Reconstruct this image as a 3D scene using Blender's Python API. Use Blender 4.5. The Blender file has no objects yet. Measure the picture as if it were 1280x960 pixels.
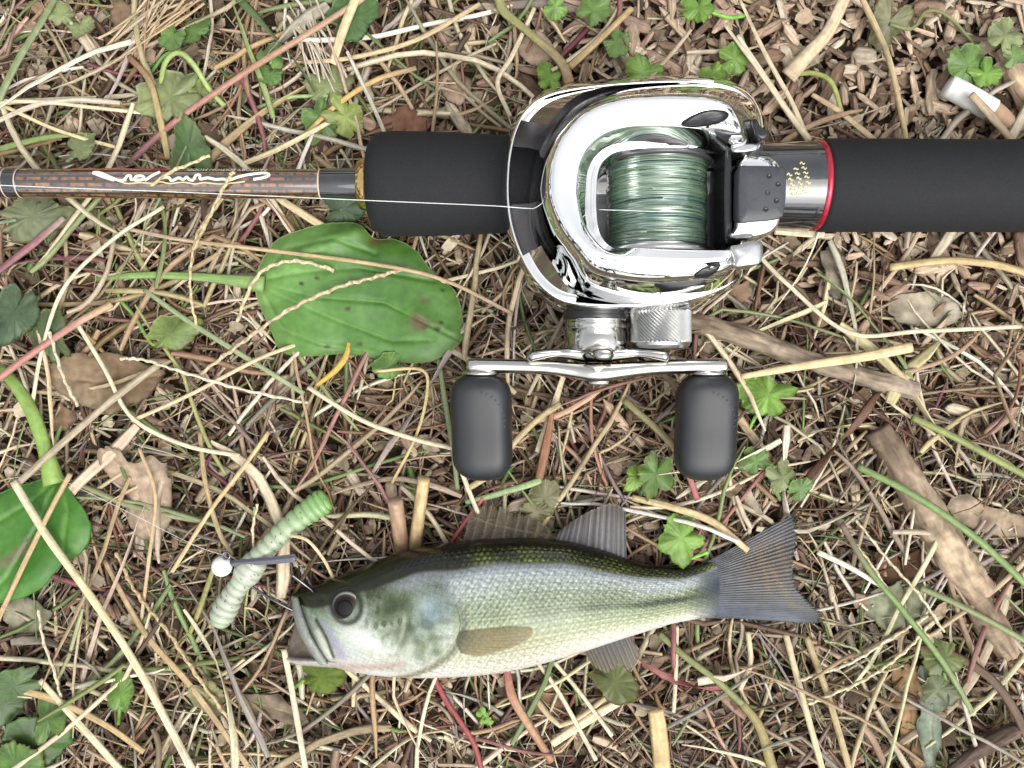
import bpy, math, random
import numpy as np

# ------------------------------------------------------------------ camera, sky, sun, exposure
H = 270.0          # camera height above the soil, mm
K = 0.25           # mm per photograph pixel on the soil plane
sc = bpy.context.scene
cam_d = bpy.data.cameras.new("camera"); cam = bpy.data.objects.new("camera", cam_d)
sc.collection.objects.link(cam); sc.camera = cam
cam.location = (0, 0, H * 0.001)
cam_d.sensor_width = 36.0; cam_d.lens = 36.0 * H / (1280 * K)
cam_d.clip_start = 0.01; cam_d.clip_end = 500
SUN_EL, SUN_AZ = 58.0, 150.0
w = bpy.data.worlds.new("World"); sc.world = w; w.use_nodes = True
nt = w.node_tree; bg = nt.nodes["Background"]
sky = nt.nodes.new("ShaderNodeTexSky"); sky.sky_type = 'NISHITA'; sky.sun_disc = False
sky.sun_elevation = math.radians(SUN_EL); sky.sun_rotation = math.radians(SUN_AZ)
sky.dust_density = 3.0; sky.air_density = 1.0
hs = nt.nodes.new("ShaderNodeHueSaturation"); hs.inputs["Saturation"].default_value = 0.16
nt.links.new(sky.outputs[0], hs.inputs["Color"]); nt.links.new(hs.outputs[0], bg.inputs[0])
bg.inputs[1].default_value = 0.15
sun_d = bpy.data.lights.new("sun", 'SUN'); sun = bpy.data.objects.new("sun", sun_d); sc.collection.objects.link(sun)
sun_d.energy = 0.8; sun_d.angle = math.radians(60); sun_d.color = (1.0, 0.97, 0.92)
a = math.radians(SUN_AZ); e = math.radians(SUN_EL)
from mathutils import Vector
sun_dir = Vector((math.sin(a) * math.cos(e), math.cos(a) * math.cos(e), math.sin(e)))
sun.rotation_euler = sun_dir.to_track_quat('Z', 'Y').to_euler()
sun.location = (0, 0, 3)
sc.view_settings.view_transform = 'Standard'; sc.view_settings.look = 'None'
sc.view_settings.gamma = 1.0; sc.view_settings.use_curve_mapping = False
sc.view_settings.exposure = 1.15

rng = np.random.default_rng(7); random.seed(7)
C = sc.collection

# ------------------------------------------------------------------ helpers
def P(px, py, z=0.0):
    k = K * (H - z) / H
    return np.array([(px - 640.0) * k, (480.0 - py) * k, z])
def lin(c):
    c = np.asarray(c, float) / 255.0
    return np.where(c <= 0.04045, c / 12.92, ((c + 0.055) / 1.055) ** 2.4)
ALB = 0.79
def alb(c): return lin(c) * ALB

def mesh_data(name, V, F, col=None, uv=None, smooth=True):
    V = np.asarray(V, float) * 0.001
    me = bpy.data.meshes.new(name)
    F = np.asarray(F) if not isinstance(F, np.ndarray) and len({len(f) for f in F}) == 1 else F
    if isinstance(F, np.ndarray):
        n, s = F.shape
        me.vertices.add(len(V)); me.vertices.foreach_set("co", V.astype(np.float32).ravel())
        me.loops.add(n * s); me.loops.foreach_set("vertex_index", F.astype(np.int32).ravel())
        me.polygons.add(n); me.polygons.foreach_set("loop_start", np.arange(0, n * s, s, dtype=np.int32))
        me.update(calc_edges=True)
        loopv = F.ravel()
    else:
        me.from_pydata([tuple(v) for v in V], [], [tuple(int(i) for i in f) for f in F]); me.update()
        loopv = np.array([i for f in F for i in f])
    if smooth: me.polygons.foreach_set("use_smooth", np.ones(len(me.polygons), dtype=bool))
    if col is not None:
        col = np.asarray(col, float)
        if col.ndim == 1: col = np.tile(col, (len(V), 1))
        at = me.color_attributes.new("Col", 'FLOAT_COLOR', 'POINT')
        at.data.foreach_set("color", np.hstack([col, np.ones((len(V), 1))]).astype(np.float32).ravel())
    if uv is not None:
        ul = me.uv_layers.new(name="UVMap")
        ul.data.foreach_set("uv", np.asarray(uv, np.float32)[loopv].ravel())
    me.validate()
    return me

def tag(o, label=None, cat=None, group=None, kind=None):
    if label: o["label"] = label
    if cat: o["category"] = cat
    if group: o["group"] = group
    if kind: o["kind"] = kind
    return o
def thing(name, label, cat, loc_mm, group=None):
    o = bpy.data.objects.new(name, None); C.objects.link(o)
    o.location = np.asarray(loc_mm, float) * 0.001; o.empty_display_size = 0.005
    o["_w"] = [float(v) for v in loc_mm]
    return tag(o, label, cat, group)
def obj(name, V, F, mat, parent=None, col=None, uv=None, smooth=True):
    """V in world millimetres; parts are stored relative to their thing's base"""
    V = np.asarray(V, float)
    if parent is not None: org = np.array(parent["_w"])
    else:
        org = V.mean(0); org[2] = V[:, 2].min()
    me = mesh_data(name, V - org, F, col, uv, smooth)
    me.materials.append(mat)
    o = bpy.data.objects.new(name, me); C.objects.link(o)
    if parent is not None:
        o.parent = parent
        o["_w"] = [float(v) for v in org]
        if "_part" in parent: o["_sub"] = 1
        o["_part"] = 1
    else:
        o.location = org * 0.001
        o["_w"] = [float(v) for v in org]
    return o

def grid_faces(n, m, close_m=False, off=0):
    i = np.arange(n - 1)[:, None]; j = np.arange(m if close_m else m - 1)[None, :]
    j2 = (j + 1) % m
    a_ = i * m + j; b_ = i * m + j2; c_ = (i + 1) * m + j2; d_ = (i + 1) * m + j
    return np.stack([a_, b_, c_, d_], -1).reshape(-1, 4) + off
def capped(V, n, m, F):
    """close a lofted tube (n rings of m) with centre fans"""
    V = np.asarray(V); c0 = V[:m].mean(0); c1 = V[(n - 1) * m:n * m].mean(0)
    V2 = np.vstack([V, c0, c1]); i0 = len(V); i1 = i0 + 1
    fl = [tuple(f) for f in F]
    for j in range(m):
        fl.append((i0, (j + 1) % m, j)); fl.append((i1, (n - 1) * m + j, (n - 1) * m + (j + 1) % m))
    return V2, fl
def crom(pts, n):
    """Catmull-Rom through pts, n samples, plus parameter"""
    p = np.asarray(pts, float); p = np.vstack([2 * p[0] - p[1], p, 2 * p[-1] - p[-2]])
    s = np.linspace(0, len(pts) - 1, n); i = np.minimum(s.astype(int), len(pts) - 2); t = (s - i)[:, None]
    a0, a1, a2, a3 = p[i], p[i + 1], p[i + 2], p[i + 3]
    return 0.5 * (2 * a1 + (a2 - a0) * t + (2 * a0 - 5 * a1 + 4 * a2 - a3) * t * t + (3 * a1 - a0 - 3 * a2 + a3) * t ** 3)
def crom_closed(pts, n):
    p = np.asarray(pts, float); m = len(pts)
    s = np.arange(n) * m / n; i = s.astype(int); t = (s - i)[:, None]
    a0, a1, a2, a3 = p[(i - 1) % m], p[i % m], p[(i + 1) % m], p[(i + 2) % m]
    return 0.5 * (2 * a1 + (a2 - a0) * t + (2 * a0 - 5 * a1 + 4 * a2 - a3) * t * t + (3 * a1 - a0 - 3 * a2 + a3) * t ** 3)
def tube(pts, rad, sides=6, flat=1.0, twist=0.0, cap=True):
    pts = np.asarray(pts, float); n = len(pts)
    rad = np.broadcast_to(np.asarray(rad, float), (n,)); flat = np.broadcast_to(np.asarray(flat, float), (n,))
    t = np.gradient(pts, axis=0); t /= np.linalg.norm(t, axis=1, keepdims=True) + 1e-9
    up = np.array([0, 0, 1.0]); side = np.cross(t, up)
    bad = np.linalg.norm(side, axis=1) < 1e-3; side[bad] = [1, 0, 0]
    side /= np.linalg.norm(side, axis=1, keepdims=True); nor = np.cross(side, t)
    th = np.arange(sides) * 2 * np.pi / sides
    tw = np.linspace(0, twist, n)
    c, s = np.cos(tw)[:, None], np.sin(tw)[:, None]
    s2, n2 = side * c + nor * s, nor * c - side * s
    V = pts[:, None, :] + (np.cos(th)[None, :, None] * s2[:, None, :] + np.sin(th)[None, :, None] * n2[:, None, :] * flat[:, None, None]) * rad[:, None, None]
    L = np.concatenate([[0], np.cumsum(np.linalg.norm(np.diff(pts, axis=0), axis=1))])
    uv = np.stack([np.repeat(L, sides), np.tile(np.arange(sides) / sides, n)], -1)
    F = grid_faces(n, sides, True)
    return V.reshape(-1, 3), F, uv
def lathe(axis, a0, prof, n=48, cap=True):
    """prof: list of (position along axis, radius); a0 = centre in the two other axes"""
    th = np.arange(n) * 2 * np.pi / n; V = []
    for q, r in prof:
        cx = np.cos(th) * r; cz = np.sin(th) * r; qq = np.full(n, q)
        if axis == 'x': V.append(np.stack([qq, a0[0] + cx, a0[1] + cz], -1))
        elif axis == 'y': V.append(np.stack([a0[0] + cx, qq, a0[1] + cz], -1))
        else: V.append(np.stack([a0[0] + cx, a0[1] + cz, qq], -1))
    V = np.concatenate(V); F = grid_faces(len(prof), n, True)
    if cap: return capped(V, len(prof), n, F)
    return V, F
def sell(th, e_=0.6):
    c, s = np.cos(th), np.sin(th)
    return np.sign(c) * np.abs(c) ** e_, np.sign(s) * np.abs(s) ** e_
def wav(x, y, f, seed=0):
    """cheap smooth 2-D noise, about -1..1"""
    r = np.random.default_rng(seed + 100); o = 0
    for k in range(6):
        an = r.uniform(0, 2 * np.pi); ff = f * r.uniform(0.6, 1.7)
        o = o + np.sin((x * np.cos(an) + y * np.sin(an)) * ff + r.uniform(0, 6.28))
    return o / 3.0
def sstep(a_, b_, x): 
    t = np.clip((x - a_) / (b_ - a_), 0, 1); return t * t * (3 - 2 * t)
def inpoly(px, py, poly):
    poly = np.asarray(poly); x, y = np.asarray(px), np.asarray(py); ins = np.zeros(x.shape, bool)
    j = len(poly) - 1
    for i in range(len(poly)):
        xi, yi = poly[i]; xj, yj = poly[j]
        cnd = ((yi > y) != (yj > y)) & (x < (xj - xi) * (y - yi) / (yj - yi + 1e-9) + xi)
        ins ^= cnd; j = i
    return ins

# ------------------------------------------------------------------ materials
def mat_base(name):
    m = bpy.data.materials.new(name); m.use_nodes = True
    return m, m.node_tree, m.node_tree.nodes["Principled BSDF"]
def bump(nt_, b, height, strength=0.3, dist=0.0003):
    bn = nt_.nodes.new("ShaderNodeBump"); bn.inputs["Strength"].default_value = strength; bn.inputs["Distance"].default_value = dist
    nt_.links.new(height, bn.inputs["Height"]); nt_.links.new(bn.outputs[0], b.inputs["Normal"])
def noise(nt_, scale, detail=3, vec=None, coord="Object"):
    n = nt_.nodes.new("ShaderNodeTexNoise"); n.inputs["Scale"].default_value = scale; n.inputs["Detail"].default_value = detail
    if vec is None:
        tc = nt_.nodes.new("ShaderNodeTexCoord"); vec = tc.outputs[coord]
    nt_.links.new(vec, n.inputs["Vector"]); return n
def mulcol(nt_, col_sock, fac_sock, lo, hi):
    mr = nt_.nodes.new("ShaderNodeMapRange"); mr.inputs["From Min"].default_value = 0.3; mr.inputs["From Max"].default_value = 0.7
    mr.inputs["To Min"].default_value = lo; mr.inputs["To Max"].default_value = hi
    nt_.links.new(fac_sock, mr.inputs["Value"])
    mx = nt_.nodes.new("ShaderNodeMix"); mx.data_type = 'RGBA'; mx.blend_type = 'MULTIPLY'; mx.inputs["Factor"].default_value = 1.0
    nt_.links.new(col_sock, mx.inputs["A"]); nt_.links.new(mr.outputs[0], mx.inputs["B"])
    return mx.outputs["Result"]
def simple(name, col, rough=0.5, metal=0.0, spec=0.5, coat=0.0, nscale=None, bstr=0.2, bdist=0.0003, lo=0.85, hi=1.12):
    m, n_, b = mat_base(name)
    b.inputs["Roughness"].default_value = rough; b.inputs["Metallic"].default_value = metal
    b.inputs["Specular IOR Level"].default_value = spec; b.inputs["Coat Weight"].default_value = coat; b.inputs["Coat Roughness"].default_value = 0.04
    rgb = n_.nodes.new("ShaderNodeRGB"); rgb.outputs[0].default_value = (*[float(c) for c in col], 1)
    if nscale:
        nz = noise(n_, nscale)
        n_.links.new(mulcol(n_, rgb.outputs[0], nz.outputs["Fac"], lo, hi), b.inputs["Base Color"])
        if bstr: bump(n_, b, nz.outputs["Fac"], bstr, bdist)
    else: n_.links.new(rgb.outputs[0], b.inputs["Base Color"])
    return m
def attr_mat(name, rough=0.7, spec=0.3, streak=False, nscale=900, lo=0.8, hi=1.15, bstr=0.3, transl=0.0, coat=0.0, metal=0.0, alpha=None, bdist=0.0002):
    m, n_, b = mat_base(name)
    at = n_.nodes.new("ShaderNodeAttribute"); at.attribute_name = "Col"
    if streak:
        uv = n_.nodes.new("ShaderNodeUVMap"); uv.uv_map = "UVMap"
        mp = n_.nodes.new("ShaderNodeMapping"); mp.inputs["Scale"].default_value = (0.12, 9.0, 1)
        n_.links.new(uv.outputs[0], mp.inputs[0])
        oi = n_.nodes.new("ShaderNodeObjectInfo")
        n1 = noise(n_, 1.0, 3, mp.outputs[0]); n2 = noise(n_, nscale, 2)
        c = mulcol(n_, at.outputs["Color"], n1.outputs["Fac"], lo, hi); c = mulcol(n_, c, n2.outputs["Fac"], 0.86, 1.1)
        h = n1.outputs["Fac"]
    else:
        n2 = noise(n_, nscale, 4); c = mulcol(n_, at.outputs["Color"], n2.outputs["Fac"], lo, hi); h = n2.outputs["Fac"]
    n_.links.new(c, b.inputs["Base Color"])
    b.inputs["Roughness"].default_value = rough; b.inputs["Specular IOR Level"].default_value = spec; b.inputs["Metallic"].default_value = metal
    b.inputs["Coat Weight"].default_value = coat; b.inputs["Coat Roughness"].default_value = 0.12
    if bstr: bump(n_, b, h, bstr, bdist)
    out = n_.nodes["Material Output"]
    if transl:
        tr = n_.nodes.new("ShaderNodeBsdfTranslucent"); n_.links.new(c, tr.inputs[0])
        mx = n_.nodes.new("ShaderNodeMixShader"); mx.inputs[0].default_value = transl
        n_.links.new(b.outputs[0], mx.inputs[1]); n_.links.new(tr.outputs[0], mx.inputs[2]); n_.links.new(mx.outputs[0], out.inputs[0])
    if alpha is not None:
        b.inputs["Alpha"].default_value = alpha
    return m

M = {}
M['chrome'] = simple('chrome', (0.90, 0.90, 0.89), 0.035, 1.0, nscale=25, bstr=0.012, bdist=0.002, lo=0.97, hi=1.02)
M['satin'] = simple('satin_silver', (0.50, 0.50, 0.49), 0.28, 1.0, nscale=700, bstr=0.02, lo=0.92, hi=1.05)
M['polish'] = simple('polished_silver', (0.50, 0.49, 0.46), 0.13, 1.0, nscale=90, bstr=0.02, bdist=0.001, lo=0.95, hi=1.03)
M['gunmetal'] = simple('dark_metal', (0.10, 0.095, 0.10), 0.3, 0.6, nscale=300, bstr=0.03)
M['black'] = simple('black_plastic', (0.012, 0.012, 0.014), 0.25, 0.0, nscale=400, bstr=0.02)
M['pupil'] = simple('pupil_black', (0.004, 0.004, 0.005), 0.3, 0.0, 0.15)
M['foam'] = simple('black_foam', (0.0115, 0.012, 0.0135), 0.78, 0.0, 0.3, nscale=2600, bstr=0.5, bdist=0.0002, lo=0.7, hi=1.35)
M['rubber'] = simple('knob_rubber', (0.014, 0.015, 0.0175), 0.45, 0.0, 0.5, nscale=1500, bstr=0.06, lo=0.9, hi=1.1)
M['rubbertext'] = simple('knob_print', (0.06, 0.06, 0.062), 0.6)
M['grey'] = simple('grey_plastic', (0.042, 0.044, 0.05), 0.45, 0.0, 0.5, nscale=1800, bstr=0.08)
M['gloss'] = simple('gloss_black', (0.012, 0.012, 0.015), 0.09, 0.0, 0.7, coat=1.0, nscale=500, bstr=0.04, lo=0.7, hi=1.5)
M['red'] = simple('red_ring', (0.42, 0.015, 0.04), 0.22, 0.5, coat=0.6)
M['redband'] = simple('red_band', (0.35, 0.012, 0.012), 0.15, 0.0, coat=1.0)
M['gold'] = simple('gold_ring', (0.62, 0.42, 0.17), 0.12, 1.0, nscale=300, bstr=0.03)
M['goldprint'] = simple('gold_print', (0.62, 0.56, 0.28), 0.35, 0.2)
M['cream'] = simple('cream_print', (0.85, 0.82, 0.66), 0.4)
M['fishline'] = simple('clear_line', (0.62, 0.68, 0.64), 0.15, 0.0, 0.7)
M['white'] = simple('white_paint', (0.82, 0.83, 0.82), 0.25, 0.0, 0.5, coat=0.4)
M['wire'] = simple('hook_wire', (0.16, 0.16, 0.18), 0.22, 1.0)
M['bristle'] = simple('bristle', (0.10, 0.10, 0.125), 0.35, 0.0, 0.6)
M['thread'] = simple('pale_thread', (0.55, 0.40, 0.30), 0.3)
M['straw'] = attr_mat('dry_straw', 0.62, 0.35, True, 700, 0.68, 1.2, 0.35)
M['stem'] = attr_mat('fresh_stem', 0.5, 0.4, True, 600, 0.8, 1.15, 0.25)
M['flake'] = attr_mat('litter_flake', 0.8, 0.2, False, 700, 0.62, 1.25, 0.5)
M['wood'] = attr_mat('weathered_wood', 0.8, 0.2, True, 500, 0.55, 1.3, 0.8, bdist=0.0004)
M['bark'] = attr_mat('bark', 0.85, 0.2, True, 420, 0.4, 1.45, 1.0, bdist=0.0007)
M['leaf'] = attr_mat('green_leaf', 0.42, 0.45, False, 420, 0.82, 1.15, 0.3, transl=0.18)
M['deadleaf'] = attr_mat('dead_leaf', 0.75, 0.2, False, 500, 0.72, 1.2, 0.5, transl=0.08)
M['fish'] = attr_mat('fish_skin', 0.27, 0.45, False, 1300, 0.93, 1.06, 0.0, coat=0.12)
M['fin'] = attr_mat('fin_membrane', 0.34, 0.4, False, 900, 0.85, 1.12, 0.1, coat=0.08, alpha=0.86)
M['clearfin'] = attr_mat('clear_fin', 0.35, 0.5, False, 900, 0.85, 1.12, 0.1, coat=0.05, alpha=0.36)
M['eye'] = attr_mat('fish_eye', 0.2, 0.12, False, 900, 0.95, 1.05, 0.0, coat=0.05)
M['worm'] = attr_mat('soft_plastic', 0.28, 0.5, False, 600, 0.95, 1.05, 0.0, coat=0.2, transl=0.25)
M['paper'] = attr_mat('white_paper', 0.7, 0.2, False, 500, 0.93, 1.04, 0.1)
M['windings'] = attr_mat('wound_line', 0.22, 0.8, False, 300, 0.96, 1.04, 0.0, coat=1.0, metal=0.3)

def soil_mat():
    m, n_, b = mat_base('soil')
    n1 = noise(n_, 160, 6); n2 = noise(n_, 2.2, 4); n3 = noise(n_, 900, 3)
    r = n_.nodes.new("ShaderNodeValToRGB"); r.color_ramp.elements[0].position = 0.3; r.color_ramp.elements[1].position = 0.75
    r.color_ramp.elements[0].color = (0.022, 0.014, 0.009, 1); r.color_ramp.elements[1].color = (0.10, 0.066, 0.042, 1)
    n_.links.new(n1.outputs["Fac"], r.inputs[0])
    g = n_.nodes.new("ShaderNodeRGB"); g.outputs[0].default_value = (0.06, 0.10, 0.028, 1)
    mr = n_.nodes.new("ShaderNodeMapRange"); mr.inputs["From Min"].default_value = 0.52; mr.inputs["From Max"].default_value = 0.6
    n_.links.new(n2.outputs["Fac"], mr.inputs["Value"])
    # bare soil round the litter patch, turf farther off
    tc = n_.nodes.new("ShaderNodeTexCoord"); ln = n_.nodes.new("ShaderNodeVectorMath"); ln.operation = 'LENGTH'
    n_.links.new(tc.outputs["Object"], ln.inputs[0])
    m2 = n_.nodes.new("ShaderNodeMapRange"); m2.inputs["From Min"].default_value = 0.3; m2.inputs["From Max"].default_value = 0.7
    n_.links.new(ln.outputs["Value"], m2.inputs["Value"])
    mu = n_.nodes.new("ShaderNodeMath"); mu.operation = 'MULTIPLY'
    n_.links.new(mr.outputs[0], mu.inputs[0]); n_.links.new(m2.outputs[0], mu.inputs[1])
    mx = n_.nodes.new("ShaderNodeMix"); mx.data_type = 'RGBA'
    n_.links.new(mu.outputs[0], mx.inputs["Factor"]); n_.links.new(r.outputs[0], mx.inputs["A"]); n_.links.new(g.outputs[0], mx.inputs["B"])
    n_.links.new(mx.outputs["Result"], b.inputs["Base Color"]); b.inputs["Roughness"].default_value = 0.95
    b.inputs["Specular IOR Level"].default_value = 0.15
    bump(n_, b, n3.outputs["Fac"], 0.8, 0.001)
    return m
M['soil'] = soil_mat()

def blank_mat():
    """brown woven graphite under clear lacquer: staggered amber dashes on near-black"""
    m, n_, b = mat_base('rod_blank')
    tc = n_.nodes.new("ShaderNodeTexCoord"); mp = n_.nodes.new("ShaderNodeMapping")
    mp.inputs["Scale"].default_value = (1, 1, 1); n_.links.new(tc.outputs["UV"], mp.inputs[0])
    br = n_.nodes.new("ShaderNodeTexBrick"); br.inputs["Scale"].default_value = 1.0
    br.inputs["Color1"].default_value = (0.24, 0.09, 0.014, 1); br.inputs["Color2"].default_value = (0.09, 0.033, 0.008, 1)
    br.inputs["Mortar"].default_value = (0.020, 0.011, 0.006, 1)
    br.inputs["Mortar Size"].default_value = 0.60; br.inputs["Mortar Smooth"].default_value = 0.5
    br.inputs["Brick Width"].default_value = 4.9; br.inputs["Row Height"].default_value = 1.75
    n_.links.new(mp.outputs[0], br.inputs["Vector"])
    nz = noise(n_, 700, 3)
    n_.links.new(mulcol(n_, br.outputs["Color"], nz.outputs["Fac"], 0.35, 1.5), b.inputs["Base Color"]); b.inputs['Coat IOR'].default_value = 2.1
    b.inputs["Roughness"].default_value = 0.25; b.inputs["Coat Weight"].default_value = 1.0; b.inputs["Coat Roughness"].default_value = 0.03
    return m
M['blank'] = blank_mat()
for q_ in ('gloss',): M[q_].node_tree.nodes['Principled BSDF'].inputs['Coat IOR'].default_value = 1.55
M['windings'].node_tree.nodes['Principled BSDF'].inputs['Coat IOR'].default_value = 1.7

# ------------------------------------------------------------------ layout used by the litter
ROD_Y = lambda px: 229.0 + px * 0.003           # photo row of the rod's axis
ROD_Z = 22.6
def rod_axis_y(x):                               # mm
    k = K * (H - ROD_Z) / H
    px = x / k + 640.0
    return (480.0 - ROD_Y(px)) * k
KR = K * (H - ROD_Z) / H
def rod_r(x):
    px = x / KR + 640.0
    return np.where(px < 455, 4.2, np.where(px < 700, 14.5, 12.9))
FZ = 16.0; KF = K * (H - FZ) / H
DORS = np.array([(362,746),(385,737),(410,727),(440,714),(490,693),(540,680),(600,673),(660,671),(710,676),(760,690),(800,706),(850,715),(885,711),(915,698)], float)
VENT = np.array([(362,757),(374,790),(392,822),(420,837),(470,842),(520,844),(600,840),(660,831),(720,816),(780,799),(840,784),(885,779),(915,783)], float)
WID = np.array([(362,2.6),(385,5.2),(410,7.2),(440,8.8),(490,10.4),(560,11.4),(640,11.2),(720,9.6),(800,6.8),(850,4.6),(885,2.9),(905,1.5),(918,.8)], float)
fd = lambda px: np.interp(px, *DORS.T); fv = lambda px: np.interp(px, *VENT.T)
def smooth_interp(tab, px):
    o = 0
    for d, wt in ((-14, .15), (-7, .2), (0, .3), (7, .2), (14, .15)): o = o + wt * np.interp(px + d, *tab.T)
    return o
fw = lambda px: smooth_interp(WID, px)
FISH_BASE = 6.0
def fish_zc(px): return FISH_BASE + 0.95 * fw(px) + 1.0
WORM = np.array([(272,784,14),(281,762,14.5),(292,742,15),(304,724,15.5),(318,704,15.5),(335,684,15.5),(355,664,15),(378,645,14.5),(396,632,14),(411,622,13.6)], float)
LEAF_POLY = [(316,352),(322,330),(345,300),(380,283),(420,276),(448,280),(468,298),(492,298),(520,313),(542,342),(568,362),(579,395),(581,420),(568,434),(545,449),(515,453),(480,450),(430,442),(385,446),(348,441),(336,415),(322,382)]
LOWLEAF_POLY = [(70,594),(92,622),(108,645),(113,668),(102,690),(76,706),(50,736),(20,751),(-20,757),(-60,740),(-70,690),(-50,640),(0,615),(40,602)]
def soil_z(x, y):
    return 0.9 * wav(x, y, 0.035, 1) + 0.5 * wav(x, y, 0.13, 2) - 0.5
def clear_exact(x, y):
    """highest litter allowed at x,y (mm): nothing pushes through the rod, fish, lure or big leaves"""
    x = np.asarray(x, float); y = np.asarray(y, float)
    lim = np.full(x.shape, 99.0)
    r = rod_r(x); d = np.abs(y - rod_axis_y(x)); ins = d < r + 0.8
    lim = np.where(ins, np.minimum(lim, ROD_Z - np.sqrt(np.maximum(r * r - d * d, 0)) - 0.5), lim)
    px = x / KF + 640; py = 480 - y / KF
    t, b = fd(px), fv(px); c = (t + b) / 2; hh = (b - t) / 2
    q = np.abs(py - c) / (hh + 4); ins = (q < 1) & (px > 352) & (px < 1040)
    wv = np.where(px < 915, fw(np.minimum(px, 915)), 1.2)
    lim = np.where(ins, np.minimum(lim, np.where(px < 915, fish_zc(px), 9.5) - wv * np.sqrt(np.maximum(1 - q * q, 0)) - 0.4), lim)
    for poly, z in ((LEAF_POLY, 11.0), (LOWLEAF_POLY, 11.5)):
        kk = K * (H - 13) / H
        lim = np.where(inpoly(x / kk + 640, 480 - y / kk, poly), np.minimum(lim, z), lim)
    for wx, wy, wz in WORM[::1]:
        p = P(wx, wy, wz); lim = np.where(np.hypot(x - p[0], y - p[1]) < 4.6, np.minimum(lim, 10.0), lim)
    tailp = inpoly(px, py, [(905,690),(1000,645),(1012,700),(1040,775),(1036,792),(905,792)])
    lim = np.where(tailp, np.minimum(lim, 7.2), lim)
    dors = inpoly(px, py, [(565,680),(575,628),(690,640),(770,622),(795,700)]) | inpoly(px, py, [(725,800),(800,790),(805,860),(735,840)])
    lim = np.where(dors, np.minimum(lim, 9.0), lim)
    return lim

_gx = np.arange(-260, 260.1, .5); _gy = np.arange(-210, 210.1, .5)
_GX, _GY = np.meshgrid(_gx, _gy, indexing='ij'); _CL = clear_exact(_GX, _GY); _SO = soil_z(_GX, _GY)
def _look(T, x, y):
    i = np.clip(((np.asarray(x) + 260) * 2 + .5).astype(int), 0, len(_gx) - 1); j = np.clip(((np.asarray(y) + 210) * 2 + .5).astype(int), 0, len(_gy) - 1)
    return T[i, j]
def clear(x, y): return _look(_CL, x, y)
def soil_q(x, y): return _look(_SO, x, y)

# ------------------------------------------------------------------ ground sheet
ax = np.concatenate([-np.geomspace(60000, 260, 30), np.linspace(-250, 250, 170), np.geomspace(260, 60000, 30)])
X, Y = np.meshgrid(ax, ax, indexing='ij')
Z = soil_z(X, Y) * np.where(np.hypot(X, Y) < 400, 1, 1.0) + 0.5 * wav(X, Y, 0.5, 3) * (np.abs(X) < 260) * (np.abs(Y) < 260)
far = np.hypot(X, Y) > 500
Z = np.where(far, 30 * wav(X / 1000, Y / 1000, 2.0, 5) * sstep(500, 3000, np.hypot(X, Y)), Z)
ground = obj('ground', np.stack([X, Y, Z], -1).reshape(-1, 3), grid_faces(len(ax), len(ax))[:, ::-1], M['soil'])
tag(ground, 'dark crumbly soil under the matted dry grass', None, None, 'structure')

# distant wood all round the bank (mirrored in the chrome)
def tree_line():
    V = []; F = []; col = []; r = np.random.default_rng(31)
    for k in range(26):
        an = k / 26 * 2 * np.pi + r.uniform(-.1, .1); d = r.uniform(11, 16) * 1000
        cx, cy = np.cos(an) * d, np.sin(an) * d; hgt = r.uniform(3.6, 6.2) * 1000
        tv, tf, _ = tube([(cx, cy, -100), (cx + 80, cy, hgt * .45), (cx, cy + 60, hgt * .8)], [190, 130, 40], 6)
        F.append(tf + sum(len(v) for v in V)); V.append(tv); col.append(np.tile([.06, .045, .03], (len(tv), 1)))
        n = 420
        cl = r.normal(size=(14, 3)) * [hgt * .2, hgt * .2, hgt * .17] + [cx, cy, hgt * .62]
        c = cl[r.integers(0, 14, n)] + r.normal(size=(n, 3)) * hgt * .085
        c[:, 2] = np.maximum(c[:, 2], 300)
        u = r.normal(size=(n, 3)); u /= np.linalg.norm(u, axis=1, keepdims=True)
        v2 = np.cross(u, r.normal(size=(n, 3))); v2 /= np.linalg.norm(v2, axis=1, keepdims=True)
        s = r.uniform(130, 330, (n, 1))
        q = np.stack([c - u * s, c - v2 * s * .6, c + u * s, c + v2 * s * .6], 1).reshape(-1, 3)
        F.append(np.arange(4 * n).reshape(n, 4) + sum(len(v) for v in V)); V.append(q)
        g = np.array([.05, .095, .025]) * r.uniform(.6, 1.4, (n, 1)); col.append(np.repeat(g, 4, 0))
    o = obj('tree_line', np.vstack(V), np.vstack(F), M['leaf'], col=np.vstack(col), smooth=False)
    tag(o, 'far-off leafy wood around the grass bank, seen mirrored in the chrome', 'trees', None, 'stuff')
tree_line()

# ------------------------------------------------------------------ litter generators
PAL = {
 'cream': [(226,212,178),(214,198,160),(222,205,165),(232,222,196)],
 'tan':   [(196,172,130),(182,156,116),(204,182,140),(176,148,106),(188,170,136)],
 'brown': [(140,110,80),(120,92,68),(150,118,88),(104,80,60)],
 'green': [(122,140,84),(138,152,96),(108,128,76),(150,158,108),(128,150,90)],
 'purple':[(150,100,92),(138,88,86),(160,116,104)],
 'grey':  [(160,148,130),(146,134,116),(172,160,142)]}
def soft(c): c = np.asarray(c, float); return .86 * c + .14 * c.mean() + np.array([2., 0, 1.])
for k_ in ('cream', 'tan', 'brown', 'grey'): PAL[k_] = [soft(c_) for c_ in PAL[k_]]
def pick(r, kinds, p):
    k = kinds[r.choice(len(kinds), p=p)]; c = np.array(PAL[k][r.integers(len(PAL[k]))], float)
    return k, np.clip(c * r.uniform(.86, 1.08) + r.normal(0, 4, 3), 15, 245)
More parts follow.
